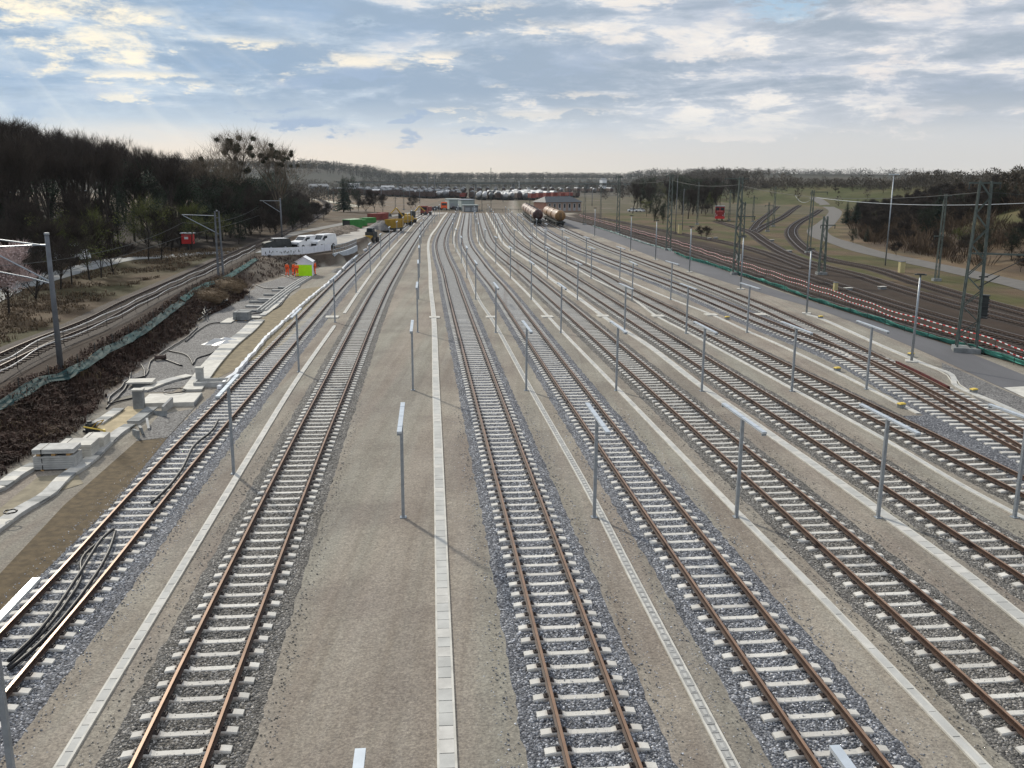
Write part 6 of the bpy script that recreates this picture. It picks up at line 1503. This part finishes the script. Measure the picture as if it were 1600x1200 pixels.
def loco(x, y, rz, label, m='loco_red', zz=0):
    p = P(x, y, zz); t = thing('locomotive', label, 'locomotive', (p.x, p.y, zz+.2), rz)
    b = MB(); b.box((0, -2.6, 2.0), (1.7, 4.6, 1.7)); b.box((0, 4.4, 2.0), (1.7, 3.0, 1.6)); b.obj('bonnet', M[m], t)
    b = MB(); b.box((0, 1.3, 2.7), (2.9, 2.9, 2.9), taper=.94); c = b.obj('cab', M[m], t); b = MB(); b.box((0, 1.3, 4.2), (2.9, 3.1, .12)); b.obj('roof', M['galv'], c)
    b = MB(); [b.box((s*.72, -.17, 3.35), (1.0, .04, .8)) for s in (-1, 1)]; b.obj('window', M['glass'], c)
    b = MB(); b.box((0, 0, 1.05), (2.9, 11, .3)); b.obj('frame', M['steel_dark'], t); b = MB(); b.box((0, -5.55, 1.0), (2.8, .1, .7)); b.obj('buffer_beam', M['red'], t)
    for yy in (-3.6, -1.2, 1.2, 3.6):
        b = MB(); [b.cyl((s*.62, yy, .5), (s*.88, yy, .5), .55, 14) for s in (-1, 1)]; b.obj('wheelset', M['steel_dark'], t)
    for s in (-1, 1):
        b = MB(); b.box((s*.9, -5.6, 1.7), (.22, .08, .22)); b.obj('headlight', M['white'], t)
        b = MB(); b.tube([(s*1.35, -5.4, 1.2), (s*1.35, -5.4, 2.2), (s*1.35, -1, 2.2), (s*1.35, -1, 1.2)], .03, 4); b.obj('handrail', M['white'], t)
    return t
loco(1124, 345, R(-12), 'red shunting locomotive on the curving line at the right')
# ------------------------------------------------------------------ buildings
def brick_house():
    p = P(853, 331.5, 0); q = P(908, 330.5, 0); a = math.atan2((q-p).y, (q-p).x); L = (q-p).length; D = 8; h = hgt(856, 331, 316); t = thing('brick_building', 'orange brick railway building with a dark slate roof', 'building', p, a)
    MB().box((L/2, D/2, h/2), (L, D, h)).obj('wall', M['brick'], t)
    b = MB(); e = .5; r = h+2.1; b.add([(-e, -e, h), (L+e, -e, h), (L+e, D+e, h), (-e, D+e, h), (2.2, D/2, r), (L-2.2, D/2, r)], [(0, 1, 5, 4), (1, 2, 5), (2, 3, 4, 5), (3, 0, 4), (3, 2, 1, 0)]); b.obj('roof', M['slate'], t)
    n = 7
    for k in range(n):
        xx = L*(.10+.84*k/(n-1)); b = MB(); b.box((xx, -.03, h*.5), (L/n*.5, .08, h*.78)); f = b.obj('window', M['wag_white'], t); b = MB(); b.box((xx, -.08, h*.62), (L/n*.28, .03, h*.4)); b.obj('pane', M['glass'], f)
brick_house()
def hall(x0, x1, yb, yt, D, label, m, roof=None):
    p = P(x0, yb, 0); q = P(x1, yb, 0); a = math.atan2((q-p).y, (q-p).x); L = (q-p).length; h = hgt(x0, yb, yt, 0); t = thing('hall', label, 'building', p, a)
    MB().box((L/2, D/2, h/2), (L, D, h)).obj('wall', M[m], t); MB().box((L/2, D/2, h+.08), (L+.5, D+.5, .25)).obj('roof', M[roof or m], t)
    for k in range(max(2, int(L/4))):
        b = MB(); b.box(((k+.5)*L/max(2, int(L/4)), -.03, h*.35), (1.8, .06, h*.6)); b.obj('door', M['galv'], t)
    return t
hall(702, 722, 327, 312, 12, 'left pale green sheet metal hall at the end of the yard', 'greenhall')
hall(721, 741, 329, 312.5, 10, 'right pale green sheet metal hall at the end of the yard', 'greenhall', 'galv')
hall(725, 747, 331, 321, 5, 'low grey hut in front of the right green hall', 'wag_grey', 'greenhall')
for k, (x, y, D, hh, l, m) in enumerate([(585, 300, 9, 3, 'low white roofed shed left of the dark wagons', 'wag_white'), (606, 296, 12, 4, 'pale far building with a rounded roof', 'wag_white'), (552, 291, 14, 5, 'white building below the bridge, far left', 'wag_white'), (942, 293, 14, 11, 'white tower house in front of the wood', 'white'), (498, 297, 16, 5, 'grey roofed hall at the foot of the far left ridge', 'wag_grey')]):
    p = P(x, y+2 if y < 290 else y+4, 0); w = {942: 5}.get(x, D*.9); t = thing('distant_building', l, 'building', (p.x, p.y, H(p.x, p.y)), .1*k)
    MB().box((0, 0, hh/2), (w, D*.6, hh)).obj('wall', M[m], t); b = MB(); b.add([(-w/2-.4, -D*.3-.4, hh), (w/2+.4, -D*.3-.4, hh), (w/2+.4, D*.3+.4, hh), (-w/2-.4, D*.3+.4, hh), (-w/2, 0, hh+D*.12), (w/2, 0, hh+D*.12)], [(0, 1, 5, 4), (2, 3, 4, 5), (1, 2, 5), (3, 0, 4)]); b.obj('roof', M['wag_grey'] if m != 'wag_white' else M['wag_white'], t)
    b = MB(); [b.box((-w/2+w*(j+.5)/5, -D*.3-.03, hh*.5), (w/9, .06, hh*.35)) for j in range(5)]; b.obj('window', M['glass'], t)
# road bridge far behind
A = Vector((-150, 900, 0)); B_ = Vector((150, 960, 0)); t = thing('road_bridge', 'long dark low bridge crossing behind the far yard', 'bridge'); d = (B_-A).normalized(); a = math.atan2(d.y, d.x)
A = A-d*20; B_ = B_+d*20; mid = (A+B_)/2; L = (B_-A).length
MB().box((mid.x, mid.y, 7.0), (L, 12, 1.1), a).obj('deck', M['steel_green'], t)
MB().box((mid.x, mid.y-6.3, 8.0), (L, .2, .5), a).obj('parapet', M['steel_dark'], t)
for k in range(9):
    q = A+(B_-A)*(k+.5)/9; MB().box((q.x, q.y, 3.0), (1.4, 8, 6.4), a).obj('pier', M['concrete_dark'], t)
# ------------------------------------------------------------------ construction vehicles and heaps
def wheels(t, pts, r, w, m='black'):
    for x, y in pts: MB().cyl((x-w/2, y, r), (x+w/2, y, r), r, 14).obj('wheel', M[m], t)
def hopper(x, y, rz, label, s=1.0):
    p = P(x, y); t = thing('hopper_wagon', label, 'work wagon', p, rz)
    b = MB(); b.add([(-1.4, -2.6, 2.9), (1.4, -2.6, 2.9), (1.4, 2.6, 2.9), (-1.4, 2.6, 2.9), (-1.0, -2.2, .9), (1.0, -2.2, .9), (1.0, 2.2, .9), (-1.0, 2.2, .9), (-1.25, -2.45, 2.9), (1.25, -2.45, 2.9), (1.25, 2.45, 2.9), (-1.25, 2.45, 2.9), (-.9, -2.1, 1.3), (.9, -2.1, 1.3), (.9, 2.1, 1.3), (-.9, 2.1, 1.3)],
        [(0, 1, 5, 4), (1, 2, 6, 5), (2, 3, 7, 6), (3, 0, 4, 7), (4, 5, 6, 7), (1, 0, 8, 9), (2, 1, 9, 10), (3, 2, 10, 11), (0, 3, 11, 8), (8, 12, 13, 9), (9, 13, 14, 10), (10, 14, 15, 11), (11, 15, 12, 8), (12, 15, 14, 13)]); b.obj('hopper', M['yellow'], t)
    b = MB(); [b.box((s_*1.3, -2.2+k*1.1, 2.0), (.10, .10, 1.7)) for s_ in (-1, 1) for k in range(5)]; b.obj('rib', M['yellow'], t)
    MB().box((0, 0, .8), (2.2, 5.6, .3)).obj('frame', M['steel_dark'], t); wheels(t, [(s_*.75, y_) for s_ in (-1, 1) for y_ in (-1.8, 1.8)], .42, .2, 'steel_dark'); return t
aA = R(18)
hopper(617, 362, -aA, 'yellow hopper wagon standing on the leftmost track')
def excavator(x, y, rz, label):
    p = P(x, y); t = thing('excavator', label, 'excavator', p, rz)
    b = MB(); b.box((0, 0, 1.0), (2.2, 3.6, .5)); b.obj('undercarriage', M['yellow'], t); wheels(t, [(s_*1.1, y_) for s_ in (-1, 1) for y_ in (-1.2, 1.2)], .55, .45)
    b = MB(); b.box((.1, .5, 1.95), (2.3, 2.9, 1.1), taper=.92); b.obj('body', M['yellow'], t)
    b = MB(); b.box((-.65, -.7, 2.4), (.95, 1.5, 1.7), taper=.9); c = b.obj('cab', M['steel_dark'], t); b = MB(); b.box((-.65, -1.47, 2.55), (.7, .04, 1.1)); b.obj('window', M['glass'], c)
    b = MB()
    for a_, c_2, w in (((.35, -.6, 2.2), (.35, -2.6, 4.6), .32), ((.35, -2.6, 4.6), (.35, -4.2, 3.2), .28)): b.tube([a_, c_2], w*.6, 6)
    b.obj('boom', M['yellow'], t); b = MB(); b.box((.35, -4.4, 2.7), (.9, .7, .7), taper=.7); b.obj('bucket', M['steel_dark'], t); return t
excavator(633, 352, R(-60), 'yellow road rail excavator with raised boom beside the leftmost track')
excavator(641, 348, R(100), 'yellow excavator half hidden behind the first one')
t = thing('wheel_loader', 'dark small machine with a yellow front beside the gravel heap', 'work machine', P(579, 379), R(-15)); b = MB(); b.box((0, .4, 1.5), (1.7, 2.0, 1.1)); b.obj('body', M['steel_dark'], t); b = MB(); b.box((0, -1.2, .95), (1.7, 1.2, .9), taper=.9); b.obj('front', M['yellow'], t)
b = MB(); b.box((0, .2, 2.35), (1.3, 1.3, .9), taper=.85); b.obj('cab', M['glass'], t); wheels(t, [(s_*.95, y_) for s_ in (-1, 1) for y_ in (-1.0, 1.1)], .55, .4)
def heap(x, y, r, h, label, m='soilpile', seed=1, z=0):
    p = P(x, y); rr = random.Random(seed); b = MB(); N = 22; vs = []
    for i in range(8):
        f = i/7
        for k in range(N): an = 6.283*k/N; j = 1+.25*noise.noise(Vector((math.cos(an)*2, math.sin(an)*2, seed+i*.3))); vs.append((math.cos(an)*r*(1-f)*j, math.sin(an)*r*1.5*(1-f)*j, h*math.sin(f*1.57)**1.0*(1+.12*noise.noise(Vector((an*2, f*4, seed)))) -.05))
    b.add(vs, [(i*N+k, i*N+(k+1) % N, (i+1)*N+(k+1) % N, (i+1)*N+k) for i in range(7) for k in range(N)]); tag(b.obj('gravel_heap', M[m], None, (p.x, p.y, H(p.x, p.y))), label, 'gravel heap')
heap(596, 362, 3.2, 2.0, 'dark gravel heap behind the small dark machine', 'grey_gravel', 2); heap(603, 358, 2.6, 1.7, 'second gravel heap next to the yellow wagon', 'grey_gravel', 3)
heap(535, 368, 4.0, 1.2, 'brown soil heap left of the construction road', 'soilpile', 4); heap(522, 374, 3.4, 1.0, 'low brown soil heap behind the vans', 'soilpile', 6); heap(545, 362, 3, 1.0, 'brown soil heap beside the green containers', 'soilpile', 7)
heap(530, 424, 1.3, .5, 'small dark pile of slabs right of the tent', 'grey_gravel', 8)
def container(x, y, rz, L, W, Hh, m, label, top=None, name='container'):
    p = P(x, y); t = thing(name, label, 'container', (p.x, p.y, H(p.x, p.y)), rz); MB().box((0, 0, Hh/2), (W, L, Hh)).obj('body', M[m], t)
    b = MB(); [b.box((s_*W/2, -L/2+L*(k+.5)/10, Hh/2), (.08, .12, Hh*.9)) for s_ in (-1, 1) for k in range(10)]; b.obj('rib', M[m], t)
    if top: MB().box((0, 0, Hh+.05), (W+.1, L+.1, .1)).obj('lid', M[top], t)
    b = MB(); b.box((0, -L/2-.03, Hh/2), (W*.9, .05, Hh*.85)); b.obj('door', M['steel_dark'] if top else M[m], t)
M['pale_green'] = mat('pale green lid', (.45, .60, .40), .6, var=.05)
container(551, 360, R(-28), 4.6, 2.3, 2.1, 'lime_dk', 'nearest green container with a pale lid', 'pale_green'); container(561, 354, R(-28), 4.2, 2.2, 1.5, 'lime_dk', 'green skip behind the lidded container'); container(575, 348, R(-28), 4.8, 2.2, 1.4, 'lime_dk', 'farthest green skip beside the construction road')
container(590, 343, R(-40), 6, 2.4, 1.8, 'wag_red', 'rusty red skip beyond the green ones'); container(598, 341, R(-40), 3, 2.2, 1.8, 'wag_red', 'second rusty red skip')
def truck(x, y, rz, label, m='orange'):
    p = P(x, y); t = thing('lorry', label, 'lorry', p, rz); b = MB(); b.box((0, -2.6, 1.9), (2.4, 1.8, 2.4), taper=.93); c = b.obj('cab', M[m], t); b = MB(); b.box((0, -3.5, 2.3), (2.0, .05, .9)); b.obj('windscreen', M['glass'], c)
    b = MB(); b.box((0, .9, 2.0), (2.45, 4.8, 1.5)); b.obj('tipper_body', M['wag_red'], t); MB().box((0, 0, .8), (1.6, 7, .3)).obj('frame', M['steel_dark'], t); wheels(t, [(s_*1.0, y_) for s_ in (-1, 1) for y_ in (-2.6, 1.2, 2.5)], .5, .35)
truck(666, 336, R(-8), 'red brown lorry on the pale ground past the excavators', 'wag_red'); truck(694, 328, R(5), 'orange lorry beside the pale green hall')
def small_car(x, y, rz, label, m='white', z=0):
    q = P(x, y, z)
    for _ in range(5): q = P(x, y, H(q.x, q.y))
    t = thing('parked_car', label, 'car', (q.x, q.y, q.z), rz); b = MB(); b.box((0, 0, .6), (1.75, 4.2, .6), taper=.96); b.obj('body', M[m], t); b = MB(); b.box((0, .15, 1.12), (1.55, 2.3, .5), taper=.82); b.obj('cabin', M['glass'], t); MB().box((0, .2, 1.38), (1.2, 1.5, .05)).obj('roof', M[m], t); wheels(t, [(s_*.8, y_) for s_ in (-1, 1) for y_ in (-1.3, 1.3)], .32, .2)
small_car(989, 331, R(80), 'left white car parked in front of the grove'); small_car(1001, 331, R(20), 'right white car parked in front of the grove')
for k, (x, y, m, l) in enumerate([(113, 374, 'white', 'upper white car glimpsed through the left trees'), (114, 381, 'white', 'lower white car glimpsed through the left trees'), (62, 368, 'galv', 'grey car in the row behind the left trees'), (48, 369, 'galv_light', 'silver car in the row behind the left trees'), (33, 370, 'galv', 'second grey car in the row behind the left trees'), (20, 371, 'white', 'white car at the far left of the row'), (98, 365, 'galv_light', 'silver car at the right end of the row behind the trees')]):
    small_car(x, y+26, R(80), l, m, HL)
for k, (x, y, l) in enumerate([(666, 329, 'car'), (674, 329, 'car'), (683, 328, 'car'), (712, 328, 'car'), (718, 329, 'car')]):
    small_car(x, y, R(70), ['first dark car left of the pale hall', 'second dark car left of the pale hall', 'third dark car left of the pale hall', 'dark car in front of the left green hall', 'dark car in front of the right green hall'][k], 'steel_dark')
# red box, cabinets
t = thing('red_box', 'red box with a small white sign beside the left lane', 'cabinet', P(295, 391, HL), .1); MB().box((0, 0, 1.75), (1.6, 1.2, 1.5)).obj('body', M['red'], t); MB().box((0, 0, 2.55), (1.9, 1.5, .12)).obj('roof', M['tarp'], t); MB().box((-.1, -.62, 1.85), (.55, .04, .35)).obj('sign', M['white'], t); MB().box((0, 0, .5), (.2, .2, 1.0)).obj('stand', M['steel_dark'], t)
def cabinet(x, y, w, h, m, label): t = thing('cabinet', label, 'cabinet', P(x, y), .2); MB().box((0, 0, h/2), (w, w*.7, h)).obj('body', M[m], t); MB().box((0, 0, h+.04), (w*1.1, w*.8, .08)).obj('lid', M['wag_grey'], t)
M['cream'] = mat('cream cabinet', (.48, .42, .22), .6, var=.1)
cabinet(1408, 426, .75, 1.5, 'cream', 'cream coloured cabinet below the right slope'); cabinet(1062, 366, .8, 2.2, 'cream', 'cream coloured cabinet on the verge by the thin poles'); cabinet(1305, 454, .45, .9, 'cream', 'small cream marker between the running lines')
for k, (x, y) in enumerate([(1108, 374), (1118, 373), (1233, 394), (1206, 377), (1378, 452), (1325, 454)]): 
    t = thing('point_motor', ['left pale lid on the green verge', 'right pale lid on the green verge', 'pale lid beside the curving line', 'pale lid between the two curving lines', 'pale box lid between the running lines', 'low pale box by the small cream marker'][k], 'track box', P(x, y), .3); MB().box((0, 0, .15), (.8, .5, .3)).obj('case', M['wag_grey'], t); MB().box((0, 0, .32), (.9, .6, .06)).obj('lid', M['concrete_white'], t)
t = thing('mast_sign', 'small white sign at the foot of the green lattice mast', 'sign', P(1153, 419), 0); MB().box((0, 0, 1.5), (.7, .06, 1.0)).obj('plate', M['concrete_white'], t); MB().box((0, .05, .5), (.08, .08, 1.0)).obj('post', M['galv'], t); MB().box((0, -.035, 1.5), (.12, .02, .5)).obj('mark', M['steel_dark'], t)
# buffer fence line at the end of the yard
t = thing('end_fence', 'low dark fence across the far end of the new tracks', 'fence'); ps = resample(px([(690, 331), (760, 330.5), (830, 331), (850, 332)]), 3.0)
for p in ps: MB().cyl(p, p+Vector((0, 0, 1.0)), .06, 5).obj('post', M['steel_dark'], t)
MB().tube([p+Vector((0, 0, .9)) for p in ps], .06, 4).obj('rail', M['steel_dark'], t)
# ------------------------------------------------------------------ haze
if HAZE:
    b = MB(); b.box((0, 1715, 59), (5300, 3650, 124)); o = b.obj('haze', None) if False else None
    me = bpy.data.meshes.new('haze'); me.from_pydata(b.v, [], b.f); m = bpy.data.materials.new('haze air'); m.use_nodes = True; t = NT(m.node_tree)
    out = t.n('ShaderNodeOutputMaterial'); v = t.n('ShaderNodeVolumePrincipled'); v.inputs['Color'].default_value = (.80, .86, .95, 1); v.inputs['Density'].default_value = HAZE; v.inputs['Anisotropy'].default_value = .2
    t.l(v.outputs[0], out.inputs['Volume']); me.materials.append(m); o = link('haze', me); o['kind'] = 'stuff'; o['label'] = 'thin pale haze that veils the distant hills'; o['category'] = 'haze'
for key, pr in protos.items():
    if key not in placed_proto:
        for c in list(pr.children): bpy.data.objects.remove(c)
        bpy.data.objects.remove(pr)
for k, o in kinds.items():
    if k not in firsts:
        for c in list(o.children): bpy.data.objects.remove(c)
        bpy.data.objects.remove(o)
